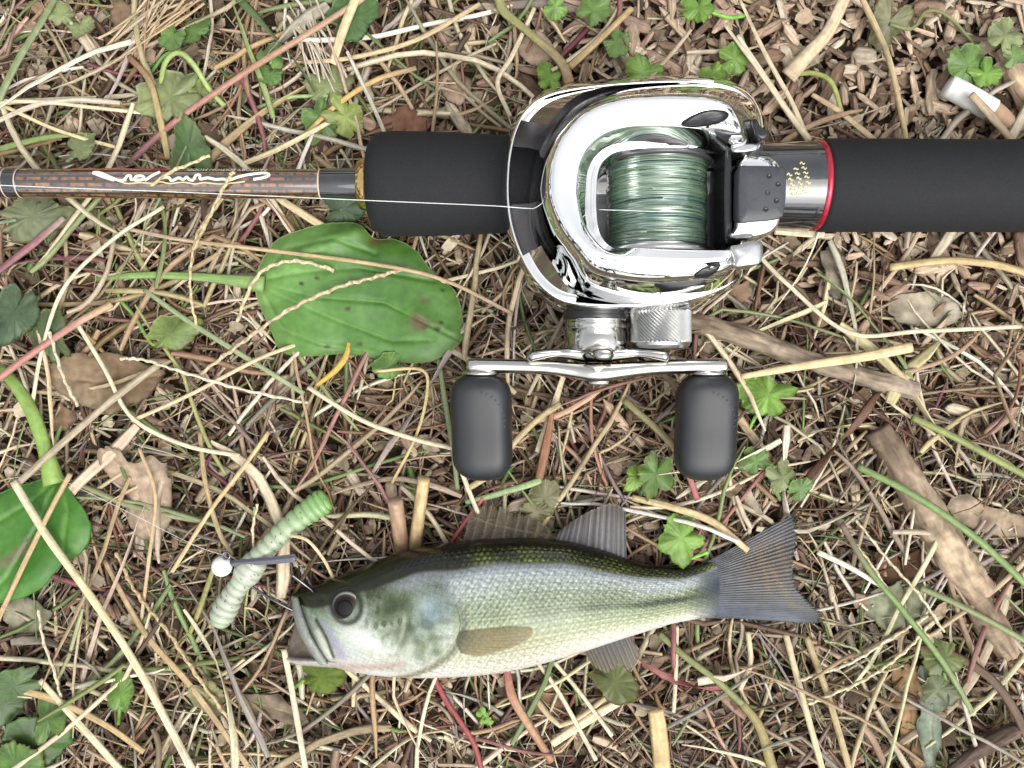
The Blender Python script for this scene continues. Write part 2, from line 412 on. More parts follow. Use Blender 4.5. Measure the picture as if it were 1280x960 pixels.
def straw_path(r, px, py, L, ang, z0, bend, n=8, kink=0.0, tilt=0.0):
    t = np.linspace(-.5, .5, n)
    h = ang + bend * t
    h = h + np.cumsum(r.normal(0, .07, n))
    if kink: h = h + np.where(t > r.uniform(-.25, .25), kink, 0)
    d = np.stack([np.cos(h), np.sin(h)], -1) * L / (n - 1)
    xy = np.cumsum(d, 0); xy -= xy[n // 2]
    p0 = P(px, py, z0); xy = xy + p0[:2]
    z = z0 + tilt * t * L + 0.35 * np.sin(t * 9 + r.uniform(0, 6))
    return np.column_stack([xy, z])
def settle(pts, rad):
    z = np.maximum(pts[:, 2], soil_q(pts[:, 0], pts[:, 1]) + .4 * rad)
    lim = clear(pts[:, 0], pts[:, 1]) - rad
    z = np.minimum(z, lim)
    pts = pts.copy(); pts[:, 2] = z; return pts
def make_straw(r, px, py, zr, kinds, p, Lr=(18, 60), wr=(.35, .95), sides=5, n=8, wide=False):
    k, c = pick(r, kinds, p)
    L = r.uniform(*Lr); w_ = r.uniform(*wr); z0 = r.uniform(*zr)
    pts = straw_path(r, px, py, L, r.uniform(0, np.pi * 2), z0, r.normal(0, .6), n, r.normal(0, .6) if r.random() < .25 else 0, r.normal(0, .06))
    pts = settle(pts, w_)
    rad = w_ * np.interp(np.linspace(0, 1, n), [0, .1, .8, 1], [.75, 1, .85, .35])
    style = r.random(); flat = 1.0; tw = 0.0
    if style < .4: flat, tw = r.uniform(.22, .5), r.normal(0, 1.3)
    if wide and style < .17: flat, tw = .16, r.normal(0, 2.2); rad = rad * r.uniform(1.3, 2.1)
    V, F, uv = tube(pts, rad, sides, flat, tw)
    uv = uv + [r.uniform(0, 400), r.uniform(0, 30)]
    col = alb(c)[None, :] * np.repeat(1 + .05 * r.normal(size=n), sides)[:, None]
    if style > .78:                      # darker joint
        j = r.integers(2, n - 2); col[j * sides:(j + 1) * sides] *= .62
    return V, F, uv, np.clip(col, .01, .9), k
def flake(r, px, py, z0, size, c, aspect=1.0, nv=8):
    """small crumpled bit of dead leaf: fan with a raised or sunken middle"""
    an = r.uniform(0, 6.28); th = np.arange(nv) / nv * 2 * np.pi + r.uniform(-.25, .25, nv)
    rr = size * r.uniform(.55, 1.1, nv)
    lx, ly = np.cos(th) * rr, np.sin(th) * rr / aspect
    lz = r.normal(0, .16, nv) * size + .25 * size * np.cos(2 * th + r.uniform(0, 6)) * r.uniform(0, .8)
    nx, ny = r.normal(0, .35), r.normal(0, .35)
    x = lx * np.cos(an) - ly * np.sin(an); y = lx * np.sin(an) + ly * np.cos(an)
    z = lz + nx * x + ny * y
    V = np.column_stack([np.append(x, 0), np.append(y, 0), np.append(z, r.normal(0, .12) * size)]) + P(px, py, z0)
    V[:, 2] = np.minimum(np.maximum(V[:, 2], soil_q(V[:, 0], V[:, 1]) - .5), clear(V[:, 0], V[:, 1]) - .2)
    F = np.array([(i, (i + 1) % nv, nv) for i in range(nv)])
    return V, F
def chip(r, px, py, z0, L, W, T):
    """splinter of wood: six-sided bevelled sliver with torn ends"""
    an = r.uniform(0, 6.28); st = np.array([-.5, -.3, .28, .5]); ws = np.array([r.uniform(.15, .8), 1, r.uniform(.8, 1.1), r.uniform(.1, .7)])
    prof = np.array([(-1, 0), (-.6, 1), (.5, 1), (1, .1), (.5, -1), (-.6, -1)])
    V = []
    sk = r.normal(0, .15)
    for s, ww in zip(st, ws):
        for a_, b_ in prof: V.append((s * L + sk * a_ * W, a_ * W * ww, b_ * T * (.6 + .4 * ww)))
    V = np.array(V); pit, rol = r.normal(0, .22), r.normal(0, .4)
    y = V[:, 1] * np.cos(rol) - V[:, 2] * np.sin(rol); z = V[:, 1] * np.sin(rol) + V[:, 2] * np.cos(rol) + pit * V[:, 0]
    x = V[:, 0]
    W_ = np.column_stack([x * np.cos(an) - y * np.sin(an), x * np.sin(an) + y * np.cos(an), z]) + P(px, py, z0)
    W_[:, 2] = np.maximum(W_[:, 2], soil_q(W_[:, 0], W_[:, 1]) - .8)
    W_[:, 2] = np.minimum(W_[:, 2], clear(W_[:, 0], W_[:, 1]) - .2 + .05 * V[:, 2])
    F = [tuple(f) for f in grid_faces(4, 6, True)] + [(5, 4, 3, 0), (0, 3, 2, 1), (18, 19, 20, 21), (18, 21, 22, 23)]
    uv = np.column_stack([V[:, 0] * 2 + r.uniform(0, 500), V[:, 1] / W * .35 + V[:, 2] * .1 + r.uniform(0, 50)])
    return W_, np.array(F), uv
CHIPS = [(196,168,138),(178,148,122),(150,122,100),(206,186,158),(128,100,84),(168,136,116),(110,86,70),(186,160,134),(214,196,168)]
FLAKES = [(132,102,78),(152,124,100),(112,84,64),(176,152,124),(96,72,54),(142,108,84),(166,136,110),(84,62,48),(190,168,140)]
CHIPS = [(.8 * soft(c_) + .2 * soft(c_).mean() + [4, 2, -4]) for c_ in CHIPS]; CHIPS = [c_ * min(1.17, 212 / c_.max()) for c_ in CHIPS]; FLAKES = [(soft(c_) + [-6, 2, 2]) * 1.05 for c_ in FLAKES]
def chippy(px, py):
    """share of wood chips against straw at a place: the bare upper right is chips"""
    a_ = sstep(560, 800, px) * (1 - sstep(150, 330, py)); b_ = sstep(930, 1020, px) * (1 - sstep(300, 560, py)) * .75
    return np.maximum(np.maximum(a_, b_), .12)
class Pile:
    def __init__(s): s.V, s.F, s.U, s.C, s.n = [], [], [], [], 0
    def add(s, V, F, col, uv=None):
        s.V.append(V); s.F.append(np.asarray(F) + s.n); s.n += len(V)
        s.C.append(np.tile(col, (len(V), 1)) if np.ndim(col) == 1 else col)
        s.U.append(uv if uv is not None else np.zeros((len(V), 2)))
    def build(s, name, mat, smooth=True):
        return obj(name, np.vstack(s.V), np.vstack(s.F), mat, col=np.vstack(s.C), uv=np.vstack(s.U), smooth=smooth)

def scatter(r, mx=150, my=130): return r.uniform(-mx, 1280 + mx), r.uniform(-my, 960 + my)
def scatter_out(r):
    """thinning, ragged skirt of litter round the patch"""
    while True:
        px, py = r.uniform(-700, 1980), r.uniform(-640, 1600)
        d = np.hypot(max(-150 - px, 0, px - 1430), max(-130 - py, 0, py - 1090))
        if d > 0 and r.random() < np.exp(-d / 240): return px, py
r_out = np.random.default_rng(99)
# --- what nobody could count
r = np.random.default_rng(11)
pile = Pile()
for _ in range(9000):
    px, py = scatter(r); c = np.array(FLAKES[r.integers(len(FLAKES))]) * r.uniform(.8, 1.15)
    V, F = flake(r, px, py, r.uniform(.2, 6.0), r.uniform(1.1, 3.8), c, r.uniform(1, 2.6), 7); pile.add(V, F, alb(c))
for _ in range(4200):
    px, py = scatter_out(r_out); c = np.array(FLAKES[r_out.integers(len(FLAKES))]) * r_out.uniform(.8, 1.15)
    V, F = flake(r_out, px, py, r_out.uniform(.2, 4.0), r_out.uniform(1.3, 4.2), c, r_out.uniform(1, 2.6), 7); pile.add(V, F, alb(c))
o = pile.build('leaf_crumbs', M['flake'], False); tag(o, 'brown crumbs of dead leaf covering the soil', 'leaf litter', None, 'stuff')
pile = Pile(); k = 0
while k < 4200:
    px, py = scatter(r)
    if r.random() > chippy(px, py): continue
    k += 1; c = np.array(CHIPS[r.integers(len(CHIPS))]) * r.uniform(.82, 1.12)
    V, F, uv = chip(r, px, py, r.uniform(1.0, 6.5), r.uniform(2.0, 10), r.uniform(.25, 1.4), r.uniform(.12, .4)); pile.add(V, F, alb(c), uv)
o = pile.build('wood_splinters', M['wood'], False); tag(o, 'small weathered wood splinters strewn over the soil', 'wood chips', None, 'stuff')
pile = Pile(); k = 0
while k < 6800:
    px, py = scatter(r)
    if r.random() < chippy(px, py) * 1.0 - .05: continue
    k += 1
    left = px < 420
    V, F, uv, col, kd = make_straw(r, px, py, (1.5, 8.5), ['cream', 'tan', 'brown', 'green', 'purple', 'grey'],
        [.16, .32, .26, .12, .04, .10] if left else [.16, .33, .30, .06, .04, .11], (9, 44), (.16, .80), 4, 7, True)
    pile.add(V, F, col, uv)
for _ in range(3800):
    px, py = scatter_out(r_out)
    V, F, uv, col, kd = make_straw(r_out, px, py, (1.0, 6.0), ['cream', 'tan', 'brown', 'green', 'purple', 'grey'], [.18, .32, .24, .14, .03, .09], (12, 60), (.2, .85), 4, 7, True)
    pile.add(V, F, col, uv)
o = pile.build('straw_thatch', M['straw']); tag(o, 'matted thatch of fine dry grass bits on the soil', 'straw', None, 'stuff')

# --- single pieces lying on top
def single(name, V, F, mat, col, uv, label, cat, group=None, smooth=True):
    o = obj(name, V, F, mat, None, col, uv, smooth); return tag(o, label, cat, group)
r = np.random.default_rng(23)
LOOK = {'cream': 'pale cream dry grass stalk', 'tan': 'tan dry grass stalk', 'brown': 'brown withered grass stalk', 'grey': 'greyish weathered grass stalk', 'green': 'green grass blade', 'purple': 'purplish red grass shoot'}
def tone(c):
    m_ = np.mean(c); return 'dark brown' if m_ < 100 else 'brown' if m_ < 130 else 'light brown' if m_ < 160 else 'pale beige'
LBL = {'cream': ('dry_grass_stalk', 'thin pale cream dry grass stalk lying on the matted straw', 'grass stalk', 'pale cream stalks on the thatch'),
       'tan': ('dry_grass_stalk', 'tan dry grass stalk lying on the matted straw', 'grass stalk', 'tan stalks on the thatch'),
       'brown': ('dry_grass_stalk', 'brown withered grass stalk lying on the matted straw', 'grass stalk', 'brown stalks on the thatch'),
       'grey': ('dry_grass_stalk', 'greyish weathered grass stalk lying on the matted straw', 'grass stalk', 'greyish stalks on the thatch'),
       'green': ('grass_shoot', 'thin green grass blade lying among the dry straw', 'grass blade', 'green blades in the thatch'),
       'purple': ('grass_shoot', 'purplish red grass stem lying among the dry straw', 'grass stem', 'purplish stems in the thatch')}
MARKS = [(450,370,'the large green leaf'),(250,230,'the rod blank'),(540,140,'the fore grip'),(1120,150,'the butt grip'),(1120,310,'the butt grip'),(1215,125,'the white paper tube'),
 (1050,450,'the grey twig'),(600,540,'the handle knob facing the large leaf'),(885,540,'the handle knob facing the grey twig'),(745,560,'the gap between the two handle knobs'),(970,720,'the tail fin'),
 (760,650,'the soft dorsal fin'),(620,880,'the fish belly'),(780,840,'the anal fin'),(400,790,'the fish mouth'),(430,690,'the fish head'),(320,700,'the soft worm lure'),(180,630,'the pinkish dead leaf'),
 (130,480,'the flat greyish dead leaf'),(40,680,'the leaf on the thick green stalk'),(1170,650,'the thick rotten stick'),(1160,880,'the curled tan dead leaf'),(215,50,'the dry grass fan'),(420,120,'the serrated weed leaves'),
 (700,60,'the forked olive stem'),(940,60,'the chrome reel shoulder'),(180,850,'the long thick pale stalk'),(70,110,'the green stem crossing pale straws'),(960,880,'the forking olive brown stem'),(480,520,'the bent cream straw'),(300,880,'the cut pale straw under the jaw')]
def near(px, py):
    return min(MARKS, key=lambda q: (q[0] - px) ** 2 + (q[1] - py) ** 2)[2]
k = 0
while k < 300:
    px, py = r.uniform(-10, 1290), r.uniform(-10, 970)
    if r.random() < chippy(px, py) * .85 - .05: continue
    left = px < 420
    V, F, uv, col, kd = make_straw(r, px, py, (7.5, 12.5), ['cream', 'tan', 'brown', 'green', 'purple', 'grey'],
        [.36, .30, .08, .12, .05, .09] if left else [.40, .31, .10, .06, .05, .08], (20, 76), (.38, 1.05), 6, 10, True)
    nm, lb, ct, gp = LBL[kd]; ends = V.reshape(10, 6, 3).mean(1); chord = np.linalg.norm(ends[0] - ends[-1]); arc = np.linalg.norm(np.diff(ends, axis=0), axis=1).sum()
    lb = ' '.join([('short' if arc < 38 else 'long' if arc > 58 else 'mid-length'), ('straight' if chord > .97 * arc else 'bent'), ('thick' if np.ptp(V[24:30], 0).max() > 1.25 else 'thin'), LOOK[kd], 'by', near(px, py)])
    single(nm, V, F, M['stem' if kd == 'green' else 'straw'], col, uv, lb, ct, gp); k += 1
k = 0
while k < 300:
    px, py = r.uniform(-5, 1285), r.uniform(-5, 965)
    if r.random() > chippy(px, py) * 1.0 - .06: continue
    c = np.array(CHIPS[r.integers(len(CHIPS))]) * r.uniform(.85, 1.1)
    Lc = r.uniform(5, 15); V, F, uv = chip(r, px, py, r.uniform(4.5, 8.5), Lc, r.uniform(.8, 2.2) * (1.6 if r.random() < .2 else 1), r.uniform(.2, .5))
    single('wood_chip', V, F, M['wood'], alb(c), uv, ('long ' if Lc > 11.5 else 'short ' if Lc < 7.5 else '') + tone(c) + ' weathered splinter of wood by ' + near(px, py), 'wood chip', 'wood chips in the mulch', False); k += 1
for k in range(260):
    px, py = r.uniform(-5, 1285), r.uniform(-5, 965); c = np.array(FLAKES[r.integers(len(FLAKES))]) * r.uniform(.9, 1.15)
    V, F = flake(r, px, py, r.uniform(4.0, 9), r.uniform(2.0, 5.2), c, r.uniform(1, 2.2), 11)
    single('dead_leaf_fragment', V, F, M['deadleaf'], alb(c), None, 'small crumpled ' + tone(c) + ' fragment of dead leaf by ' + near(px, py), 'leaf fragment', 'dead leaf fragments in the litter', False)

# ------------------------------------------------------------------ leaves
def poly_leaf(name, poly, zf, colf, mat, parent=None, zref=13, rings=16, n=120, crumple=0.0, seed=0, jag=0.0):
    """leaf blade from its outline: polar grid, z and colour as functions of photo row/column"""
    o_ = crom_closed(poly, n); c0 = o_.mean(0); rr = np.random.default_rng(seed)
    if jag:
        th_ = np.arange(n) / n * 2 * np.pi; lo_ = sum(rr.normal() * np.sin(k_ * th_ + rr.uniform(0, 6.3)) / k_ ** .6 for k_ in range(3, 17))
        o_ = c0 + (o_ - c0) * (1 + jag * (rr.normal(size=(n, 1)) * .6 + 1.6 * lo_[:, None]))
    s = np.linspace(0.02, 1, rings) ** .9
    pts = c0 + (o_ - c0)[None] * s[:, None, None]
    px, py = pts[..., 0].ravel(), pts[..., 1].ravel(); z = zf(px, py, np.repeat(s, n))
    k = K * (H - zref) / H
    V = np.column_stack([(px - 640) * k, (480 - py) * k, z]); V[:, 2] += crumple * wav(px, py, .12, seed)
    F = grid_faces(rings, n, True)
    V, Fl = V, [tuple(f) for f in F] + [tuple(range(n))[::-1]]
    col = colf(px, py, np.repeat(s, n))
    # underside 0.3 mm below closes the blade
    V2 = V.copy(); V2[:, 2] -= .3
    m_ = len(V); F2 = [tuple(i + m_ for i in f[::-1]) for f in Fl]
    e0 = (rings - 1) * n; rim = [(e0 + j, e0 + j + m_, e0 + (j + 1) % n + m_, e0 + (j + 1) % n) for j in range(n)]
    return obj(name, np.vstack([V, V2]), Fl + F2 + rim, mat, parent, np.vstack([col, col]))
def pxtube(name, pts, zs, rpx, col, mat, parent=None, sides=8, n=None, flat=1.0, twist=0.0):
    """stalk through photo points at given heights; rpx = half width in photo pixels"""
    pts = np.asarray(pts, float); zs = np.broadcast_to(np.asarray(zs, float), (len(pts),))
    W_ = np.array([P(a_, b_, z) for (a_, b_), z in zip(pts, zs)]); n = n or max(8, 5 * len(pts))
    cv = crom(W_, n) if len(pts) > 2 else np.linspace(W_[0], W_[1], n)
    rp = np.interp(np.linspace(0, 1, n), np.linspace(0, 1, np.size(rpx)) if np.size(rpx) > 1 else [0, 1], rpx if np.size(rpx) > 1 else [rpx, rpx])
    rad = rp * K * (H - zs.mean()) / H
    V, F, uv = tube(cv, rad, sides, flat, twist); V2, Fl = capped(V, n, sides, F)
    uv = np.vstack([uv, uv[:1], uv[-1:]]) + [rng.uniform(0, 300), rng.uniform(0, 30)]
    c = np.asarray(col, float)
    if c.ndim == 2: cc = np.array([np.interp(np.linspace(0, 1, n), np.linspace(0, 1, len(c)), c[:, q]) for q in range(3)]).T
    else: cc = np.tile(c, (n, 1))
    cc = cc * (1 + .025 * rng.normal(size=(n, 1)))
    cc = np.vstack([np.repeat(cc, sides, 0), cc[:1], cc[-1:]])
    return obj(name, V2, Fl, mat, parent, alb(np.clip(cc, 8, 245)), uv)

def seg_d(px, py, a_, b_):
    a_, b_ = np.array(a_, float), np.array(b_, float); d = b_ - a_
    t = np.clip(((px - a_[0]) * d[0] + (py - a_[1]) * d[1]) / (d @ d), 0, 1)
    return np.hypot(px - a_[0] - t * d[0], py - a_[1] - t * d[1])
def path_d(px, py, pts):
    return np.min([seg_d(px, py, pts[i], pts[i + 1]) for i in range(len(pts) - 1)], axis=0)

# big plantain leaf beside the reel
pl = thing('plantain_leaf', 'large broad green leaf with brown bite marks and long stalk beside the reel', 'leaf', P(450, 370, 10))
VEINS = [[(318,352),(400,372),(480,378),(575,425)], [(320,350),(380,340),(450,335),(540,350)], [(322,356),(420,400),(490,426),(540,424)],
         [(322,346),(360,310),(420,300),(470,318)], [(324,362),(350,410),(400,430),(470,440)]]
def leaf_z(px, py, s):
    z = 13.2 + 1.0 * wav(px, py, .02, 41) + .35 * wav(px, py, .07, 42)
    for i, v in enumerate(VEINS): z -= .55 * np.exp(-(path_d(px, py, v) / 3.0) ** 2)
    z += 2.2 * np.exp(-(seg_d(px, py, (385, 318), (455, 285)) / 12) ** 2)
    z += 1.2 * np.exp(-(seg_d(px, py, (520, 395), (565, 425)) / 14) ** 2)
    return z - 2.5 * (s ** 6)
SPOTS = [(397,348,2.6),(378,355,3),(435,386,3.6),(415,366,2),(408,433,3),(449,430,3.5),(530,409,4),(547,411,4),(553,362,2.5),(482,442,4),(551,403,3)]
def leaf_c(px, py, s):
    c = np.tile(np.array([92., 140., 62.]), (len(px), 1))
    c += 14 * wav(px, py, .03, 44)[:, None] + 6 * wav(px, py, .15, 45)[:, None]
    c += np.outer(sstep(440, 320, px), [18, 16, 14])
    for v in VEINS: c += np.outer(np.exp(-(path_d(px, py, v) / 2.2) ** 2), [14, 12, 12])
    for x, y, q in SPOTS:
        m_ = .85 * sstep(q * 1.15, q * .45, np.hypot((px - x) * .8, py - y)); c = c * (1 - m_[:, None]) + np.outer(m_, [62, 50, 30])
    for (x, y, qx, qy) in [(525,404,13,8),(530,376,6,4),(470,302,12,7),(520,398,5,10)]:
        m_ = .8 * np.exp(-(((px - x) / qx) ** 2 + ((py - y) / qy) ** 2)); c = c * (1 - m_[:, None]) + np.outer(m_, [104, 76, 50])
    m_ = .55 * s ** 14; c = c * (1 - m_[:, None]) + np.outer(m_, [112, 128, 70])
    return alb(np.clip(c, 5, 240))
poly_leaf('blade', LEAF_POLY, leaf_z, leaf_c, M['leaf'], pl, 13, 44, 220, 0, 3, .004)
pxtube('stalk', [(120,348),(175,344),(230,345),(280,349),(330,355)], [7, 9, 11, 12.2, 13.2], [3.5, 4.5, 5, 6, 11], (136,166,98), M['stem'], pl, 8, 24, .5)

ll = thing('plantain_leaf', 'broad green leaf on a thick curved stalk crossed by a long pale stalk', 'leaf', P(40, 670, 9))
V2 = [[(70,600),(50,650),(10,720),(-20,750)], [(68,600),(40,625),(0,650),(-60,690)], [(72,600),(85,640),(80,690)]]
def ll_z(px, py, s):
    z = 14.0 + .9 * wav(px, py, .025, 51)
    for v in V2: z -= .5 * np.exp(-(path_d(px, py, v) / 3) ** 2)
    return z - 2.2 * s ** 6
def ll_c(px, py, s):
    c = np.tile(np.array([74., 128., 44.]), (len(px), 1)) + 10 * wav(px, py, .05, 52)[:, None]
    for v in V2: c += np.outer(np.exp(-(path_d(px, py, v) / 2) ** 2), [30, 26, 20])
    m_ = .9 * np.exp(-(seg_d(px, py, (5, 705), (35, 680)) / 6) ** 2); c = c * (1 - m_[:, None]) + np.outer(m_, [122, 110, 84])
    return alb(np.clip(c, 5, 240))
poly_leaf('blade', LOWLEAF_POLY, ll_z, ll_c, M['leaf'], ll, 13, 28, 120, 0, 5, .006)
pxtube('stalk', [(2,462),(22,485),(42,520),(56,560),(68,605)], [8, 11, 13, 14, 14.2], [7, 8, 9, 9, 14], (142,172,88), M['stem'], ll, 10, 24, .7)

# dead leaves one can pick out
def dead(poly, label, base, zb, seed, vein=None, amp=1.0, tone=14):
    def zf(px, py, s): return zb + 1.2 * amp * wav(px, py, .05, seed) + .7 * wav(px, py, .16, seed + 1) + 1.2 * amp * s ** 4 * np.sin(np.arctan2(py - py.mean(), px - px.mean()) * 3 + seed) - (np.exp(-(path_d(px, py, vein) / 2.5) ** 2) * .6 if vein else 0)
    def cf(px, py, s):
        c = np.tile(np.array(base, float), (len(px), 1)) + tone * wav(px, py, .05, seed + 2)[:, None] + 7 * wav(px, py, .25, seed + 3)[:, None]
        if vein: c += np.outer(np.exp(-(path_d(px, py, vein) / 1.6) ** 2), [16, 14, 10])
        m_ = .5 * s ** 10; c = c * (1 - m_[:, None]) + np.outer(m_, np.array(base) * .62)
        return alb(np.clip(c, 5, 245))
    o = poly_leaf('dead_leaf', poly, zf, cf, M['deadleaf'], None, 10, 16, 96, 0, seed, .03)
    return tag(o, label, 'dead leaf')
dead([(62,468),(75,448),(105,441),(140,441),(170,452),(205,466),(190,480),(178,500),(150,514),(112,512),(85,500)], 'large flat greyish brown dead leaf under crossing stalks by the green stalk', (150,128,102), 9.5, 61, [(68,472),(130,478),(200,468)])
dead([(128,558),(152,562),(166,580),(186,570),(208,578),(216,600),(212,640),(204,672),(196,700),(186,676),(172,664),(160,640),(148,612),(134,590)], 'pinkish tan dead leaf with pointed tip and dark specks', (184,162,138), 10.5, 65, [(135,565),(170,610),(192,690)], 1.4)
dead([(58,520),(75,505),(92,525),(84,536),(66,540)], 'small pinkish brown dead leaf tucked under the larger greyish one', (150,122,98), 8, 69)
dead([(0,760),(30,748),(60,765),(45,790),(10,792)], 'grey green mottled dead leaf below the broad leaf on its thick stalk', (140,136,112), 9, 73)
dead([(290,868),(340,872),(386,896),(372,908),(330,902),(296,885)], 'greyish pointed dead leaf below the open fish mouth', (142,128,106), 8.5, 77, [(292,875),(375,900)])
dead([(1190,628),(1212,618),(1235,632),(1262,640),(1290,650),(1290,672),(1240,668),(1195,650)], 'flat grey splintered slab of bark beside the thick stick', (176,156,132), 8.5, 81, None, .7)
dead([(1100,690),(1130,700),(1150,690),(1166,706),(1160,730),(1128,736),(1104,722)], 'crumpled dark brown leaf between tail fin and rotten stick', (112,84,64), 8, 85)
dead([(660,868),(690,850),(712,880),(704,915),(676,905)], 'curled brown leaf scrap under the fish belly', (122,92,68), 6.5, 89)
dead([(470,152),(500,132),(532,140),(530,160),(490,172)], 'reddish brown flat dead leaf above the fore grip', (150,112,92), 7.5, 93)
dead([(548,98),(566,82),(584,92),(588,112),(572,130),(556,118)], 'small lobed pinkish tan dead leaf above the fore grip', (178,150,130), 8.5, 97)
dead([(646,50),(676,38),(694,60),(680,78),(656,74)], 'pale pinkish dead leaf patch at the branching stem', (188,164,142), 8.5, 101)
dead([(1030,315),(1052,306),(1060,340),(1048,375),(1034,358)], 'grey speckled dead leaf hanging below the butt grip', (150,140,122), 8.5, 105)
dead([(1120,372),(1170,364),(1205,385),(1196,404),(1150,408),(1122,396)], 'pale grey papery leaf patch in the chips below the butt grip', (186,174,152), 8, 109)
dead([(1120,845),(1140,832),(1152,870),(1150,915),(1166,955),(1140,950),(1128,900)], 'tall curled tan dead leaf beside the grey green leaf', (172,140,104), 9, 113, [(1130,840),(1150,950)], 1.6)
dead([(1150,845),(1172,835),(1180,880),(1172,940),(1156,955),(1148,900)], 'grey green withered leaf beside the curled tan leaf', (128,138,118), 10, 117, [(1160,840),(1166,945)], 1.2)
dead([(1090,745),(1130,728),(1162,735),(1160,770),(1120,790),(1092,775)], 'pale grey green withered patch of leaf under seed stalks', (152,154,124), 9, 121)
dead([(140,0),(160,5),(178,26),(160,40),(138,24)], 'brown rolled dead leaf by the dry grass fan', (138,116,92), 8.5, 125)

# small green weeds: lobed leaves on thin stems
def weed_leaf(px, py, rpx, ang, z, col, parent, lobes=5, seed=0, depth=.22, cup=1.0, elong=1.0):
    nth, nr = 60, 9; rr = np.random.default_rng(seed)
    th = np.arange(nth) / nth * 2 * np.pi
    lob = np.abs(np.cos(lobes * th / 2)) ** .5 * np.interp(th, np.linspace(0, 2 * np.pi, lobes + 1), np.append(rr.uniform(.5, 1.25, lobes), 1)); depth = depth * .95
    low = sum(rr.normal() * np.sin(k_ * th + rr.uniform(0, 6.3)) for k_ in (1, 2, 3, 4)) * .08
    out = (1 - depth) + depth * lob + .03 * np.cos(lobes * 4 * th) + .035 * rr.normal(size=nth) + low
    out *= 1 - .5 * np.exp(-((((th - np.pi + np.pi) % (2 * np.pi)) - np.pi) / .28) ** 2)   # notch where the stem joins
    s = np.linspace(.03, 1, nr)
    lx = (np.cos(th) * out)[None] * s[:, None] * elong; ly = (np.sin(th) * out)[None] * s[:, None]
    ca, sa = np.cos(ang), np.sin(ang); R_ = rpx * K * (H - z) / H
    x = (lx * ca - ly * sa) * R_; y = (lx * sa + ly * ca) * R_
    tiltx, tilty = rr.normal(0, .24), rr.normal(0, .24)
    zz = cup * R_ * (.10 * s[:, None] ** 2 * np.cos(lobes * th)[None] - .12 * s[:, None] ** 2) + tiltx * x + tilty * y + .05 * R_ * rr.normal(size=(1, nth)) * s[:, None] ** 2
    p0 = P(px, py, z); V = np.stack([x + p0[0], y + p0[1], zz + p0[2]], -1).reshape(-1, 3)
    vein = np.exp(-((np.abs(np.sin(lobes * th / 2)) / .16) ** 2))[None] * sstep(0, .2, s)[:, None]
    c = np.array(col, float)[None, None, :] * (1 + .05 * rr.normal(size=(nr, nth, 1)) + .10 * wav(lx, ly, 3.0, seed)[..., None]) + vein[..., None] * [9, 8, 7]
    m_ = (.5 * s ** 9)[:, None, None] * (rr.random() < .4); c = c * (1 - m_) + m_ * np.array([130, 120, 70])
    F = [tuple(f) for f in grid_faces(nr, nth, True)] + [tuple(range(nth))[::-1]]
    V2 = V.copy(); V2[:, 2] -= .18; m2 = len(V); e0 = (nr - 1) * nth
    Fl = F + [tuple(i + m2 for i in f[::-1]) for f in F] + [(e0 + j, e0 + j + m2, e0 + (j + 1) % nth + m2, e0 + (j + 1) % nth) for j in range(nth)]
    cc = .56 * lin(np.clip(c.reshape(-1, 3) * [1.06, .98, .95] + 4, 5, 240))
    return obj('leaf', V, Fl, M['leaf'], parent, np.vstack([cc, cc])) if False else obj('leaf', np.vstack([V, V2]), Fl, M['leaf'], parent, np.vstack([cc, cc]))
BR, MG, DG, PG, YG, OL = (128,182,78), (112,158,84), (92,134,78), (150,174,120), (150,178,92), (116,124,78)
